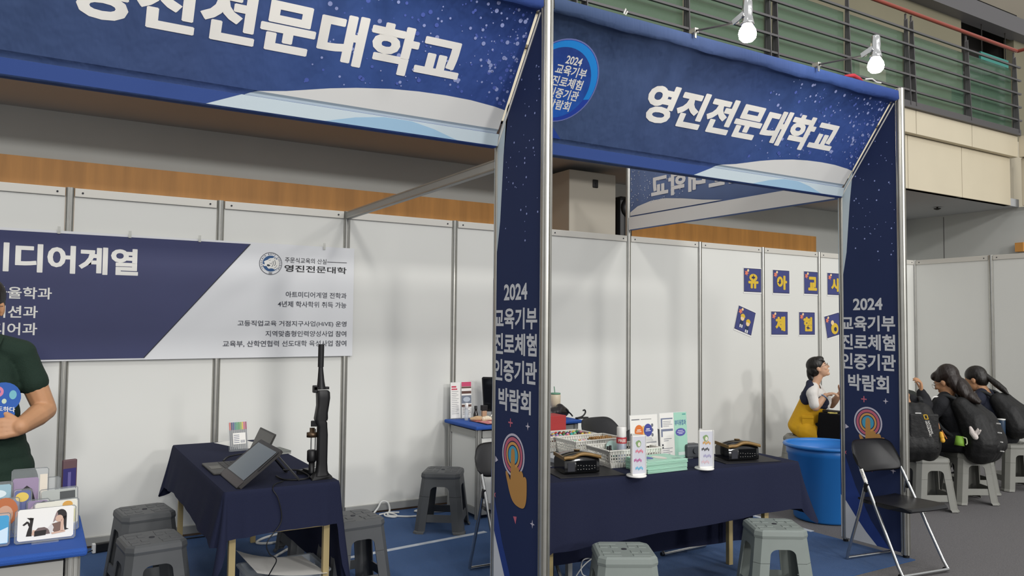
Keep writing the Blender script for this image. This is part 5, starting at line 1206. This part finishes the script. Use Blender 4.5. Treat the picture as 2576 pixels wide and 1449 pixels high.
# ---- under the navy table
s = MB(); s.lathe([(0, 0), (.05, 0), (.055, .01), (.055, .16), (.045, .18), (.02, .19), (0, .19)], (-2.42, -2.12, 0), 20); solo('black_canister', s, m_black, 'black canister on the floor under the left part of the navy table', 'canister')
cord([(-2.35, -2.3, .01), (-2.3, -2.35, .12), (-2.2, -2.33, .15), (-2.1, -2.3, .11), (-2.08, -2.28, .06), (-2.15, -2.3, .02), (-2.28, -2.32, .06), (-2.26, -2.3, .14), (-2.14, -2.3, .13)], .004, m_wc, 'pale coiled wire under the left part of the navy table')
# ---- on the black table
ZB = .7135
t = thing('plate', 'white round plate on the black table in front of the woman', 'plate', (1.86, -1.12, ZB))
b = MB(); b.lathe([(0, 0), (.05, 0), (.09, .01), (.092, .013), (.05, .006), (0, .005)], (1.86, -1.12, ZB), 24); part('dish', b, m_white, t)
s = MB(); s.box((1.76, -1.09, ZB+.012), (.1, .16, .022), -.1, bev=.003); solo('tablet_case', s, m_black, 'thin dark case lying on the black table under the plate edge', 'case')
s = MB(); s.box((1.70, -1.14, ZB+.006), (.08, .05, .012), -.5, bev=.002); solo('sticky_note', s, C('#E0CE72'), 'pale yellow note pad at the corner of the black table', 'note')
# ================================================================ PEOPLE
def skin_mat(k, c): 
    m = mat(k, c, .5, var=.05, vscale=14)
    m.node_tree.nodes['Principled BSDF'].inputs['Subsurface Weight'].default_value = .08
    m.node_tree.nodes['Principled BSDF'].inputs['Subsurface Radius'].default_value = (.01, .004, .002)
    return m
def axes(fwd, up):
    f = V(fwd).normalized(); u = V(up); l = u.cross(f).normalized(); u = f.cross(l).normalized()
    return Matrix((f, l, u)).transposed()
def head_solid(mb, c, R, s=1.0):
    c = V(c); p = lambda f, l, u: c+R@V((f*s, l*s, u*s))
    mb.ball(p(-.008, 0, .03), (.098*s, .077*s, .098*s), 20, 14, R=R)
    mb.ball(p(.022, 0, -.035), (.068*s, .062*s, .082*s), 18, 12, R=R)
    mb.ball(p(.03, 0, .0), (.066*s, .064*s, .075*s), 18, 12, R=R)
    mb.ball(p(.062, 0, -.1), (.026*s, .028*s, .02*s), 12, 8, R=R)
    for l in (-1, 1):
        mb.ball(p(.058, l*.036, -.028), (.03*s, .024*s, .026*s), 10, 8, R=R)
        mb.ball(p(-.01, l*.077, -.01), (.019*s, .010*s, .031*s), 10, 8, R=R)
        mb.ball(p(-.005, l*.074, -.035), (.010*s, .007*s, .010*s), 8, 6, R=R)
    caps(mb, [p(.088, 0, .012), p(.100, 0, -.012), p(.106, 0, -.026)], [.008*s, .0095*s, .0125*s], 10)
    for l in (-1, 1): mb.ball(p(.095, l*.011, -.029), .008*s, 8, 6)
    mb.ball(p(.082, 0, -.062), (.014*s, .026*s, .016*s), 10, 8, R=R)
def face_parts(o, c, R, s=1.0, glasses=None, lip='#A06356'):
    c = V(c); p = lambda f, l, u: c+R@V((f*s, l*s, u*s))
    for l in (-1, 1):
        b = MB(); b.ball(p(.083, l*.031, .002), (.010*s, .015*s, .0055*s), 12, 8, R=R); e = part('eye', b, mat('eye white', '#CFC9C2', .3), o)
        b = MB(); b.ball(p(.0895, l*.031, .002), (.005*s, .0065*s, .0055*s), 10, 8, R=R); part('iris', b, mat('iris', '#1C1412', .2), e)
        b = MB(); b.tube([p(.086, l*.016, .0075), p(.0935, l*.03, .0095), p(.082, l*.046, .006)], [.0012*s, .002*s, .0012*s], 6); part('eyelid', b, mat('eyelid', '#4A332A', .6), e)
        b = MB(); b.tube([p(.092, l*.014, .022), p(.09, l*.03, .027), p(.078, l*.048, .023)], [.003*s, .0038*s, .002*s], 6); part('eyebrow', b, mat('brow', '#2A201C', .8), o)
    b = MB(); b.tube([p(.082, -.019, -.064), p(.092, -.008, -.0615), p(.0935, 0, -.062), p(.092, .008, -.0615), p(.082, .019, -.064)], [.0015*s, .0035*s, .0035*s, .0035*s, .0015*s], 8); b.tube([p(.082, -.017, -.0655), p(.092, 0, -.068), p(.082, .017, -.0655)], [.0015*s, .0042*s, .0015*s], 8); part('lips', b, mat('lips '+lip, lip, .5), o)
    if glasses:
        b = MB()
        for l in (-1, 1):
            cc = (.108, l*.034, -.004); b.tube([p(cc[0]-.004*abs(math.cos(a)), cc[1]+.026*math.cos(a), cc[2]+.022*math.sin(a)) for a in [2*PI*i/20 for i in range(20)]], .0016*s, 6, closed=True)
            b.tube([p(.104, l*.06, .002), p(.06, l*.078, .004), p(-.012, l*.082, .004), p(-.025, l*.08, -.012)], .0014*s, 6)
        b.tube([p(.106, -.009, .002), p(.110, 0, .004), p(.106, .009, .002)], .0016*s, 6)
        g = part('glasses', b, mat('frame '+glasses, glasses, .3, metal=.6), o)
def hand_solid(mb, w, d, n, side, curl=.6, s=1.0, spread=.0):
    """palm with four fingers and a thumb: w wrist, d along the hand, n back of the hand, side +1/-1 towards the thumb"""
    w, d, n = V(w), V(d).normalized(), V(n); n = (n-d*n.dot(d)).normalized(); t = d.cross(n).normalized()*side
    P = lambda a, b2, c: w+(d*a+t*b2+n*c)*s
    for b2 in (-.026, -.009, .009, .026): caps(mb, [P(.01, b2*.75, 0), P(.05, b2*.95, .003), P(.084, b2, 0)], [.015*s, .0155*s, .012*s], 8)
    for k, (b2, L) in enumerate(((.027, .068), (.009, .077), (-.009, .072), (-.026, .056))):
        q = P(.084, b2, 0); ang = .12+.08*k; rr = [.0098*s, .0088*s, .0082*s, .0068*s]; pts = [q]
        for seg in (.45, .32, .26):
            ang += curl*(.75+.12*k); dirv = d*math.cos(ang)-n*math.sin(ang)+t*spread*(1.5-k)*.3
            q = q+dirv.normalized()*L*seg*s; pts.append(q)
        caps(mb, pts, rr, 8)
    a = P(.022, .03, -.004); b3 = a+(d*.6+t*.75-n*.25).normalized()*.034*s; c3 = b3+(d*.85+t*.25-n*.45).normalized()*.03*s; e3 = c3+(d*.9-t*.05-n*.5).normalized()*.022*s
    caps(mb, [P(.012, .012, -.002), a, b3, c3, e3], [.016*s, .0155*s, .0115*s, .0095*s, .0078*s], 8)
def make_person(label, pose, skin, top, bottom, hairfn, sleeve=1.0, glasses=None, voxel=.006, s=1.0, fat=1.0, shoe='#26262A', face=True, group=None, hem=1.0, arm=1.0):
    """pose: world points for the joints; one continuous body with clothing and hair as its parts"""
    g = {k: V(v) for k, v in pose.items() if k not in ('hR', 'hand', 'hs')}
    R = pose['hR']; mb = MB(); hd = pose.get('hand', {}); hs = pose.get('hs', 1.0)
    head_solid(mb, g['head'], R, s)
    hb = g['head']+R@V((-.03*s, 0, -.075*s))
    caps(mb, [hb, g['neck']], [.05*s, .054*s]); caps(mb, [g['neck'], g['chest']], [.055*s, .11*s*fat])
    caps(mb, [g['chest'], g['pelvis']], [.10*s*fat, .10*s*fat])
    for S in 'LR':
        sh, el, wr = g['sh'+S], g['el'+S], g['wr'+S]
        caps(mb, [g['neck']+(sh-g['neck'])*.3, sh], [.05*s, .048*s])
        m1 = sh.lerp(el, .4); m2 = el.lerp(wr, .35)
        caps(mb, [sh, m1, el, m2, wr], [.05*s*fat, .047*s*fat*arm, .041*s*fat*arm, .043*s*fat*arm, .028*s*fat*arm*(1.12 if hs > 1 else 1)])
        d, n, side, cu = hd.get(S, ((wr-el).normalized(), (0, 0, 1), 1 if S == 'R' else -1, .45))
        hand_solid(mb, wr, d, n, side, cu, s*hs)
        kn, an = g['kn'+S], g['an'+S]; hp = g['pelvis']+(g['hp'+S]-g['pelvis'])
        caps(mb, [g['pelvis'], hp, kn, kn.lerp(an, .35), an], [.1*s, .085*s, .058*s, .052*s, .036*s])
        td = V((*(pose.get('toe') or (0, -1)), 0)).normalized(); caps(mb, [an-Z*.02, an+td*.11-Z*.045], [.036*s, .026*s])
    body = solo('person', merged(mb, voxel, 6 if hs > 1 else 2, .5), skin, label, 'person', group)
    # top garment
    t = MB()
    lat = (g['shL']-g['shR']).normalized(); ch, pv = g['chest'], g['pelvis']; ax = (ch-pv).normalized(); fw = lat.cross(ax).normalized()
    RT = Matrix((lat, fw, ax)).transposed(); w = .5*(g['shL']-g['shR']).length
    t.ball(ch.lerp(g['neck'], .25), (w*.98, .115*s*fat, .13*s), 20, 12, R=RT)
    for f_ in [hem*k/7 for k in range(8)]: t.ball(ch.lerp(pv, f_), ((w*.86-.012*math.sin(f_*PI)+((.012+.052*f_) if hem > 1 else 0))*fat, (.142+.012*f_)*s*fat, .13*s), 20, 12, R=RT)
    for S in 'LR':
        sh, el, wr = g['sh'+S], g['el'+S], g['wr'+S]
        caps(t, [g['neck']+(sh-g['neck'])*.35+ax*.0, sh], [.062*s, .066*s])
        if sleeve < .99: e2 = sh.lerp(el, sleeve); caps(t, [sh, sh.lerp(el, sleeve*.6), e2], [.060*s*fat, .059*s*fat, .062*s*fat])
        else: caps(t, [sh, sh.lerp(el, .5), el, el.lerp(wr, .5), el.lerp(wr, .93)], [.066*s, .065*s, .064*s, .059*s, .043*s])
    part('top', merged(t, .008, 4, .5), top, body)
    t = MB()
    for S in 'LR':
        kn, an, hp = g['kn'+S], g['an'+S], g['hp'+S]
        caps(t, [pv-ax*.04, hp, kn, an+(kn-an)*.12], [.135*s, .105*s, .076*s, .062*s])
    part('trousers', merged(t, .009, 3, .5), bottom, body)
    for S in 'LR':
        an = g['an'+S]; td = V((*(pose.get('toe') or (0, -1)), 0)).normalized()
        t = MB(); caps(t, [an-Z*.035-td*.03, an-Z*.03+td*.04, an-Z*.045+td*.13], [.043*s, .045*s, .034*s]); part('shoe', merged(t, .008, 2), mat('shoe '+shoe, shoe, .6), body)
    if face: face_parts(body, g['head'], R, s, glasses)
    h = MB(); hairfn(h, lambda f, l, u: g['head']+R@V((f*s, l*s, u*s)), R, s)
    return body, h, g, R, RT
m_hair = mat('black hair', '#17130F', .42, bump=.5, scale=60, stretch=(1, 1, .15)); m_hair2 = mat('dark brown hair', '#211713', .42, bump=.5, scale=60, stretch=(1, 1, .15))
def hair_cap(h, p, R, s, low=0):
    h.ball(p(-.02, 0, .046), (.106*s, .087*s, .096*s), 22, 14, R=R)
    h.ball(p(-.058, 0, .0), (.066*s, .08*s, .09*s), 18, 12, R=R)
def fin_hair(body, h, m, vox=.006): return part('hair', merged(h, vox, 3), m, body)

# ---- the person in dark green at the left picture edge
cx, cy = -5.395, -1.93
hR = axes((-.22, -.97, -.05), (0, 0, 1))
pose = dict(head=(cx+.012, cy-.035, 1.635), hR=hR, neck=(cx, cy, 1.475), chest=(cx, cy, 1.27), pelvis=(cx, cy, .97),
            shL=(cx+.168, cy, 1.42), shR=(cx-.168, cy, 1.42), elL=(cx+.272, cy+.01, 1.155), elR=(cx-.27, cy, 1.15), wrL=(cx+.178, cy-.19, 1.105), wrR=(cx-.15, cy-.19, 1.11),
            hpL=(cx+.09, cy, .92), hpR=(cx-.09, cy, .92), knL=(cx+.1, cy-.01, .5), knR=(cx-.1, cy-.01, .5), anL=(cx+.11, cy+.01, .085), anR=(cx-.11, cy+.01, .085),
            hand={'L': (V((-1, -.06, -.06)), V((-.05, -1, .25)), 1, .8), 'R': (V((1, -.06, .0)), V((.05, -1, .25)), -1, .8)}, hs=1.22)
m_green = mat('dark green knit', '#152B20', .85, bump=.35, scale=300)
def man_hair(h, p, R, s):
    h.ball(p(-.02, 0, .05), (.106, .086, .09), 22, 14, R=R); h.ball(p(-.065, 0, .015), (.055, .074, .075), 18, 12, R=R); h.ball(p(.03, 0, .085), (.066, .07, .045), 16, 10, R=R)
man, h, g, R, RT = make_person('person in a dark green polo shirt at the left picture edge, holding a blue fan', pose, skin_mat('warm skin', '#B98A66'), m_green, mat('dark trousers', '#17191D', .85), man_hair, sleeve=.50, glasses='#3A3A3C', voxel=.0045, fat=1.06, hem=1.42, arm=1.12)
fin_hair(man, h, m_hair, .005)
b = MB()
for l in (-1, 1): b.prism([(cx+l*.02, cy-.125, 1.46), (cx+l*.085, cy-.1, 1.455), (cx+l*.1, cy-.045, 1.495), (cx+l*.05, cy-.06, 1.512)], (0, -.008, .004))
part('collar', b, m_green, man)
t = thing('paper_fan', 'blue cloud-shaped flat fan with white lettering held by the person in green', 'fan', (-5.36, -2.102, 1.0))
P = frame3((-5.36, -2.102, 1.10), V((1, .0, 0)), V((0, .05, 1)))
def lobes():
    out = []
    for (ax_, az, r, s0, s1) in ((.075, .135, .066, -.9, 2.0), (0, .15, .05, .75, PI-.75), (-.075, .135, .066, PI-2.0, PI+.9)):
        for i in range(12): a = s0+(s1-s0)*i/11; out.append((ax_+r*math.cos(a), az+r*math.sin(a)))
    return out+[(-.12, .06), (-.1, .0), (-.03, -.03), (.03, -.03), (.1, .0), (.12, .06)]
b = MB(); b.prism([P(a, z, 0) for a, z in lobes()], P(0, 0, .003)-P(0, 0, 0)); part('board', b, C('#1E55A6'), t)
b = MB(); ov(b, P, .055, .16, .02, .023, .0034); part('pink_print', b, C('#CF7A98'), t)
b = MB(); ov(b, P, .055, .16, .009, .010, .004); part('blue_dot', b, C('#3E57B4'), t)
b = MB(); ov(b, P, .078, .118, .009, .011, .0036); part('pale_ball', b, C('#BFD0B8'), t)
b = MB(); ov(b, P, .11, .145, .014, .02, .0036); part('mint_print', b, C('#6FB0BC'), t)
b = MB(); text_into(b, '시간을 압도하다', P(-.045, .088, .0042), P(1, -.12)-P(0, 0), P(0, 1)-P(0, 0), .165, .022, .02); part('lettering', b, m_letter, t)
b = MB(); b.prism([P(-.012, -.1, 0), P(.012, -.1, 0), P(.014, -.02, 0), P(-.014, -.02, 0)], P(0, 0, .004)-P(0, 0, 0)); part('handle', b, C('#1E55A6'), t)

# ---- local frames for the seated people: a to the right as seen from the aisle, d away, z up
def locf(base, s_):
    s_ = V((*s_, 0)).normalized(); d = V((-s_.y, s_.x, 0)); base = V((*base, 0))
    return lambda a, d_, z: base+s_*a+d*d_+Z*z, s_, d

# woman in a yellow vest, elbow on the black table, chin up
L_, s_, d_ = locf((1.72, -.75), (.622, -.783))
hR = axes(s_*.9+d_*.02+Z*.40, Z*.93-s_*.40)
pose = dict(head=L_(.172, 0, 1.155), hR=hR, neck=L_(.128, 0, .985), chest=L_(.125, 0, .80), pelvis=L_(.03, 0, .55),
            shR=L_(.10, -.165, .895), shL=L_(.17, .165, .905), elR=L_(.135, -.20, .758), elL=L_(.30, .17, .76), wrR=L_(.232, -.16, .885), wrL=L_(.38, .02, .90),
            hpR=L_(.04, -.085, .53), hpL=L_(.04, .085, .53), knR=L_(.42, -.09, .5), knL=L_(.42, .09, .5), anR=L_(.40, -.1, .09), anL=L_(.40, .1, .09), toe=(.622, -.783),
            hand={'R': (s_*.95+Z*.30+d_*.25, Z*.9-s_*.3-d_*.1, -1, .35), 'L': (s_*.45+Z*.6-d_*.6, s_*.4+d_*.6, 1, .5)})
def pony(h, p, R, s):
    hair_cap(h, p, R, s); h.ball(p(.03, 0, .085), (.068*s, .074*s, .045*s), 14, 10, R=R); caps(h, [p(.06, .04, .085), p(.088, .05, .045)], [.018, .008]); caps(h, [p(.06, -.04, .085), p(.088, -.05, .045)], [.018, .008])
    caps(h, [p(-.1, 0, .0), p(-.125, 0, -.04), p(-.12, .0, -.10), p(-.10, .0, -.17), p(-.085, 0, -.22)], [.04, .03, .034, .028, .014])
wom, h, g, R, RT = make_person('person in a yellow vest over a white shirt, chin raised, seated at the black table', pose, skin_mat('fair skin', '#C99F82'), mat('white shirt', '#D5D1CC', .8, bump=.2, scale=40), mat('dark trousers', '#17191D', .85), pony, sleeve=.78, glasses='#8A7F70', s=.90)
fin_hair(wom, h, m_hair)
v = MB(); ch, pv, nk = g['chest'], g['pelvis'], g['neck']
for f_ in [k/9 for k in range(11)]: v.ball(ch.lerp(pv, f_), (.15+.016*f_, .142+.02*f_, .10), 20, 12, R=RT)
caps(v, [pv+RT@V((-.09, .05, -.02)), pv+RT@V((-.1, .16, -.03))], [.12, .10]); caps(v, [pv+RT@V((.09, .05, -.02)), pv+RT@V((.1, .16, -.03))], [.12, .10])
vm = merged(v, .008, 14)
ve = part('yellow_vest', vm, mat('yellow vest cloth', '#D9A413', .75, bump=.5, scale=14), wom, label='yellow vest with a navy yoke')
v = MB()
for f_ in (-.15, -.02): v.ball(ch.lerp(pv, f_), (.157, .152, .085), 18, 10, R=RT)
for l in (-1, 1): caps(v, [nk+RT@V((l*.055, -.04, .0)), nk+RT@V((l*.10, -.01, -.03)), nk+RT@V((l*.128, 0, -.085)), nk+RT@V((l*.115, .0, -.16))], [.035, .05, .062, .06]); caps(v, [nk+RT@V((l*.07, .02, -.04)), nk+RT@V((l*.075, .09, -.12)), nk+RT@V((l*.07, .12, -.18))], [.035, .04, .03])
part('navy_yoke', merged(v, .008, 3), mat('navy yoke cloth', '#1B2036', .8), ve)
v = MB()     # open white front of the shirt between the vest edges, with its printed words
q = lambda a, d, z: L_(a, d, z)
v.ball(ch+RT@V((0, .088, .02)), (.055, .075, .12), 16, 10, R=RT); part('shirt_front', merged(v, .006, 2), mat('white shirt', '#D5D1CC'), wom)
v = MB(); uu = (q(.255, -.07, .93)-q(.255, .07, .93)).normalized()
text_into(v, 'OUT', q(.302, .045, .835), -(d_), Z, .08, .022, .02); part('shirt_lettering', v, mat('maroon print', '#5A2B33', .7), wom); v = MB(); text_into(v, 'BUT', q(.302, .045, .80), -(d_), Z, .08, .026, .02); part('shirt_lettering', v, mat('maroon print', '#5A2B33', .7), wom)
v = MB(); v.box(q(.06, -.175, .62), (.11, .012, .09), math.atan2(s_.y, s_.x), bev=.004); v.box(q(.06, -.182, .66), (.115, .012, .03), math.atan2(s_.y, s_.x), bev=.004); part('vest_pocket', v, MATS['yellow vest cloth'], ve)
wr = g['wrR']; dr = (wr-g['elR']).normalized(); e1 = dr.orthogonal().normalized(); e2 = dr.cross(e1)
v = MB(); cc = wr-dr*.02; v.tube([cc+(e1*math.cos(a)+e2*math.sin(a))*.031 for a in [2*PI*i/18 for i in range(18)]], .005, 8, closed=True); part('bracelet', v, C('#5E7FA8'), wom, label='blue bead bracelet')

# students with backpacks
m_jk = mat('black jersey', '#131419', .85, bump=.3, scale=60); m_jk2 = mat('navy jersey', '#151A2C', .85, bump=.3, scale=60); m_bag = mat('black nylon', '#151516', .6, bump=.5, scale=30); m_trs = mat('dark trousers', '#17191D', .85)
def student(base, s_, turn, hip, sh, hd, pitch, lean_l=0, **kw):
    """turn: angle of the facing direction from straight left towards away"""
    L_, s2, d2 = locf(base, s_); f = -s2*math.cos(turn)+d2*math.sin(turn); l = Z.cross(f)
    B = L_(hip, 0, 0); Q = lambda ff, ll, z: B+f*ff+l*ll+Z*z
    hR = axes(f*math.cos(pitch)-Z*math.sin(pitch), Z*math.cos(pitch)+f*math.sin(pitch))
    pose = dict(head=Q(*hd), hR=hR, neck=Q(sh[0]+.015, 0, sh[1]+.085), chest=Q(sh[0]*.8, 0, sh[1]-.12), pelvis=Q(0, 0, .56),
                shL=Q(sh[0], .165, sh[1]), shR=Q(sh[0], -.165, sh[1]), elL=Q(sh[0]+.12, .22, .70), elR=Q(sh[0]+.13, -.21, .72), wrL=Q(sh[0]+.26, .1, .765), wrR=Q(sh[0]+.27, -.09, .765),
                hpL=Q(.03, .09, .54), hpR=Q(.03, -.09, .54), knL=Q(.40, .10, .50), knR=Q(.40, -.10, .50), anL=Q(.36, .1, .09), anR=Q(.36, -.1, .09), toe=(f.x, f.y))
    pose.update({k: Q(*v2) if k != 'hand' else v2 for k, v2 in kw.pop('over', {}).items()})
    r = make_person(kw.pop('label'), pose, kw.pop('skin'), kw.pop('top'), m_trs, kw.pop('hair'), **kw)
    return r, Q, f, l
def long_hair(h, p, R, s):
    hair_cap(h, p, R, s); h.ball(p(.035, 0, .075), (.07, .075, .05), 14, 10, R=R); h.ball(p(-.05, 0, .06), (.10, .1, .1), 16, 10, R=R)
    h.ball(p(-.085, 0, -.03), (.06, .095, .13), 16, 10, R=R); h.ball(p(-.13, 0, -.13), (.055, .09, .13), 16, 10, R=R); caps(h, [p(-.15, .02, -.2), p(-.2, .02, -.27)], [.05, .02]); caps(h, [p(-.15, -.03, -.2), p(-.19, -.03, -.26)], [.05, .02])
def tail_hair(h, p, R, s):
    hair_cap(h, p, R, s); caps(h, [p(-.105, 0, .01), p(-.14, 0, -.03), p(-.18, 0, -.09), p(-.225, 0, -.16), p(-.25, 0, -.21)], [.034, .028, .034, .03, .012])
sA = (.502, -.865)
(rA, h, g, R, RT), QA, fA, lA = student((2.06, -2.02), sA, .42, .225, (.16, .875), (.185, .0, 1.075), .42, label='student in glasses with long dark hair bending left, black backpack with a green cup', skin=skin_mat('warm skin', '#B98A66'), top=m_jk, hair=long_hair, glasses='#B9B4AA')
fin_hair(rA, h, m_hair2)
b = MB(); b.tube(smooth_path([g['neck']+lA*.05-Z*.01, g['shL']+Z*.066-lA*.05+fA*.01, g['shL']+lA*.02+Z*.066+fA*.05, g['shL']+lA*.03+Z*.02+fA*.075]), .007, 6); part('white_stripe', b, m_white, rA)
sB = (.474, -.88)
(rB, h, g, R, RT), QB, fB, lB = student((3.10, -1.95), sB, .38, .09, (.15, .86), (.24, 0, 1.055), .30, label='student in a navy top with a ponytail, rightmost, dark backpack with a blue bottle', skin=skin_mat('warm skin', '#B98A66'), top=m_jk2, hair=tail_hair, glasses=None)
fin_hair(rB, h, m_hair)
sC = (.521, -.853)
Lc, s2, d2 = locf((1.55, -2.08), sC)
(rC, h, g, R, RT), QC, fC, lC = student((1.55, -2.08), sC, 1.25, -.02, (.15, .86), (.19, .10, 1.05), .3, label='student mostly hidden by the pillar, raised hand, backpack with a yellow square logo', skin=skin_mat('warm skin', '#B98A66'), top=m_jk, hair=tail_hair,
    over=dict(elR=(.22, -.20, .88), wrR=(.25, -.175, .99), hand={'R': (Z*.95+lC*.15 if False else Z, V((.5, -.8, .2)), 1, .55)}))
fin_hair(rC, h, m_hair)

def backpack(label, Q, pts, rs, extra=()):
    """pts in the wearer's frame (forward, left, up)"""
    t = thing('backpack', label, 'backpack', Q(*pts[-1])-Z*rs[-1])
    mb = MB()
    for w in (-.075, 0, .075): caps(mb, [Q(p[0], p[1]+w, p[2]) for p in pts], rs, 12)
    part('body', merged(mb, .009, 5), m_bag, t)
    return t
tA = backpack('bulky black backpack with a green cup and a white plush, on the student in glasses', QA, [(.02, 0, .87), (-.09, 0, .72), (-.15, 0, .56), (-.13, 0, .50)], [.085, .135, .15, .14])
b = MB(); mb = MB()
for w in (-.06, 0, .06): caps(mb, [QA(-.20, w, .70), QA(-.235, w, .54)], [.06, .075])
part('front_pocket', merged(mb, .009, 4), m_bag, tA)
for sd in (-1, 1):
    b = MB(); b.tube(smooth_path([QA(.05, sd*.10, .93), QA(.14, sd*.115, .955), QA(.24, sd*.12, .90), QA(.25, sd*.13, .80), QA(.16, sd*.15, .66), QA(.0, sd*.16, .56)]), .018, 8); part('strap', b, mat('dark webbing', '#26282A', .8), tA)
b = MB(); b.tube(smooth_path([QA(.03, -.03, .945), QA(.0, -.03, .985), QA(-.02, .02, .985), QA(-.01, .03, .945)]), .01, 8); part('handle', b, MATS['dark webbing'], tA)
for dz in (.74, .66, .58, .50):
    b = MB(); b.box(QA(-.285-.1*(.74-dz), .06, dz), (.008, .035, .01), bev=.002); part('reflector', b, m_white, tA)
t = thing('plastic_cup', 'bright green cup hanging on the black backpack of the student in glasses', 'cup', QA(-.06, .245, .555))
Rc = Matrix.Rotation(.15, 3, 'Y'); c = QA(-.03, .24, .53)
b = MB(); b.lathe([(0, 0), (.042, 0), (.038, .03), (.033, .085), (.028, .085), (.03, .02), (0, .015)], c, 20, R=Rc); part('cup', b, C('#7CA83A'), t)
hx = (QA(-1, 0, 0)-QA(0, 0, 0)).normalized(); b = MB(); b.tube(smooth_path([c+hx*.036+Z*.075, c+hx*.06+Z*.07, c+hx*.066+Z*.03, c+hx*.056+Z*.015]), .006, 8); part('handle', b, C('#C9CFAE'), t)
mb = MB(); caps(mb, [QA(-.12, .225, .70), QA(-.14, .235, .655), QA(-.165, .235, .62)], [.013, .026, .024]); caps(mb, [QA(-.165, .235, .66), QA(-.185, .235, .695)], [.01, .008]); caps(mb, [QA(-.185, .23, .65), QA(-.205, .23, .685)], [.01, .008])
solo('plush_charm', merged(mb, .005, 2), mat('white plush', '#D3C9C4', .95, bump=.6, scale=120), 'white plush charm hanging on the black backpack above the green cup', 'charm')

tB = backpack('dark backpack with a blue bottle in its side pocket, on the rightmost student', QB, [(.0, 0, .86), (-.10, 0, .74), (-.16, 0, .62)], [.08, .115, .12])
for sd in (-1, 1):
    b = MB(); b.tube(smooth_path([QB(.05, sd*.10, .91), QB(.13, sd*.115, .94), QB(.23, sd*.12, .88), QB(.22, sd*.13, .76), QB(.08, sd*.16, .62), QB(-.03, sd*.15, .58)]), .018, 8); part('strap', b, MATS['dark webbing'], tB)
b = MB(); b.box(QB(-.2, .12, .66), (.05, .03, .05), bev=.01); part('patch', b, C('#7A3A2E'), tB)
c = QB(-.07, .20, .53); t = thing('water_bottle', 'dark blue bottle with a white rim in the side pocket of the rightmost backpack', 'bottle', c)
b = MB(); b.lathe([(0, 0), (.03, 0), (.034, .01), (.034, .15), (.03, .165), (0, .165)], c, 18); part('body', b, mat('dark blue bottle', '#2C3F55', .4), t)
b = MB(); b.lathe([(.0345, .158), (.036, .16), (.036, .168), (0, .17)], c, 18); part('rim', b, m_white, t)

tC = backpack('black backpack with a yellow square outline logo, on the student behind the right pillar', QC, [(-.03, 0, .82), (-.115, 0, .70), (-.14, 0, .56), (-.12, 0, .52)], [.10, .12, .125, .12])
for sd in (-1, 1):
    b = MB(); b.tube(smooth_path([QC(.03, sd*.10, .92), QC(.12, sd*.115, .945), QC(.23, sd*.12, .88), QC(.22, sd*.13, .76), QC(.08, sd*.16, .62)]), .018, 8); part('strap', b, MATS['dark webbing'], tC)
# the print lies on the rear face of the pack, turned upright along its side
ur = (QC(0, -1, 0)-QC(0, 0, 0)).normalized(); nb = (QC(-1, 0, 0)-QC(0, 0, 0)).normalized(); dn = (-Z*.93+ur*.26+nb*.0).normalized(); ac = dn.cross(nb).normalized()
mb = MB(); o0 = QC(-.232, -.0, 0); 
P0 = QC(-.272, -.035, .80); 
bp_ = MB(); bp_.box(QC(-.232, -.03, .69), (.24, .03, .30), math.atan2(ur.y, ur.x), bev=.014); part('front_pocket', bp_, m_bag, tC)
P0 = QC(-.2485, -.02, .835)
b = MB()
for k in range(4):
    a0, a1, z0, z1 = ((0, .034, 0, .007), (0, .034, .037, .044), (0, .007, 0, .044), (.027, .034, 0, .044))[k]
    b.poly([P0+ur*x+dn*y for x, y in ((a0, z0), (a1, z0), (a1, z1), (a0, z1))])
part('logo_square', b, C('#D9B02C'), tC, label='yellow square outline logo')
b = MB(); rt_ = -ac if ac.dot(ur) < 0 else ac
text_into(b, 'NATIONAL', P0+dn*.055+ur*.020, dn, ur, .12, .016, .015); part('lettering', b, m_letter, tC)
b = MB(); text_into(b, 'GEOGRAPHIC', P0+dn*.055+ur*.0, dn, ur, .14, .016, .015); part('lettering', b, m_letter, tC)
b = MB(); b.box(QC(-.25, -.07, .575), (.075, .006, .02), math.atan2(ur.y, ur.x), bev=.002); part('reflector', b, m_white, tC)
b = MB(); b.box(QC(-.25, .02, .845), (.05, .006, .008), math.atan2(ur.y, ur.x), bev=.002); part('reflector', b, m_white, tC)
t = thing('key_charm', 'yellow toy charm on an orange strap hanging from the logo backpack', 'charm', QC(-.26, -.175, .61))
b = MB(); b.tube(smooth_path([QC(-.2, -.14, .80), QC(-.215, -.155, .75), QC(-.225, -.16, .71)]), .006, 8); part('strap', b, C('#A0714A'), t)
mb = MB(); caps(mb, [QC(-.225, -.17, .675), QC(-.23, -.175, .645)], [.016, .02]); caps(mb, [QC(-.23, -.175, .645), QC(-.235, -.18, .615)], [.014, .02]); part('toy', merged(mb, .004, 2), C('#D9A534'), t)
b = MB(); b.bar(QC(-.22, -.18, .70), QC(-.23, -.215, .63), .018, .006); part('tag', b, C('#C07A45'), t)
# dark bag on the black table between the students
mb = MB(); caps(mb, [(2.45, -1.42, ZB+.09), (2.60, -1.42, ZB+.09)], [.09, .088]); caps(mb, [(2.50, -1.42, ZB+.16), (2.58, -1.42, ZB+.15)], [.08, .075])
solo('shoulder_bag', merged(mb, .009, 4), mat('dark green nylon', '#1B201C', .7, bump=.3, scale=30), 'dark rounded bag standing on the black table behind the students', 'bag')
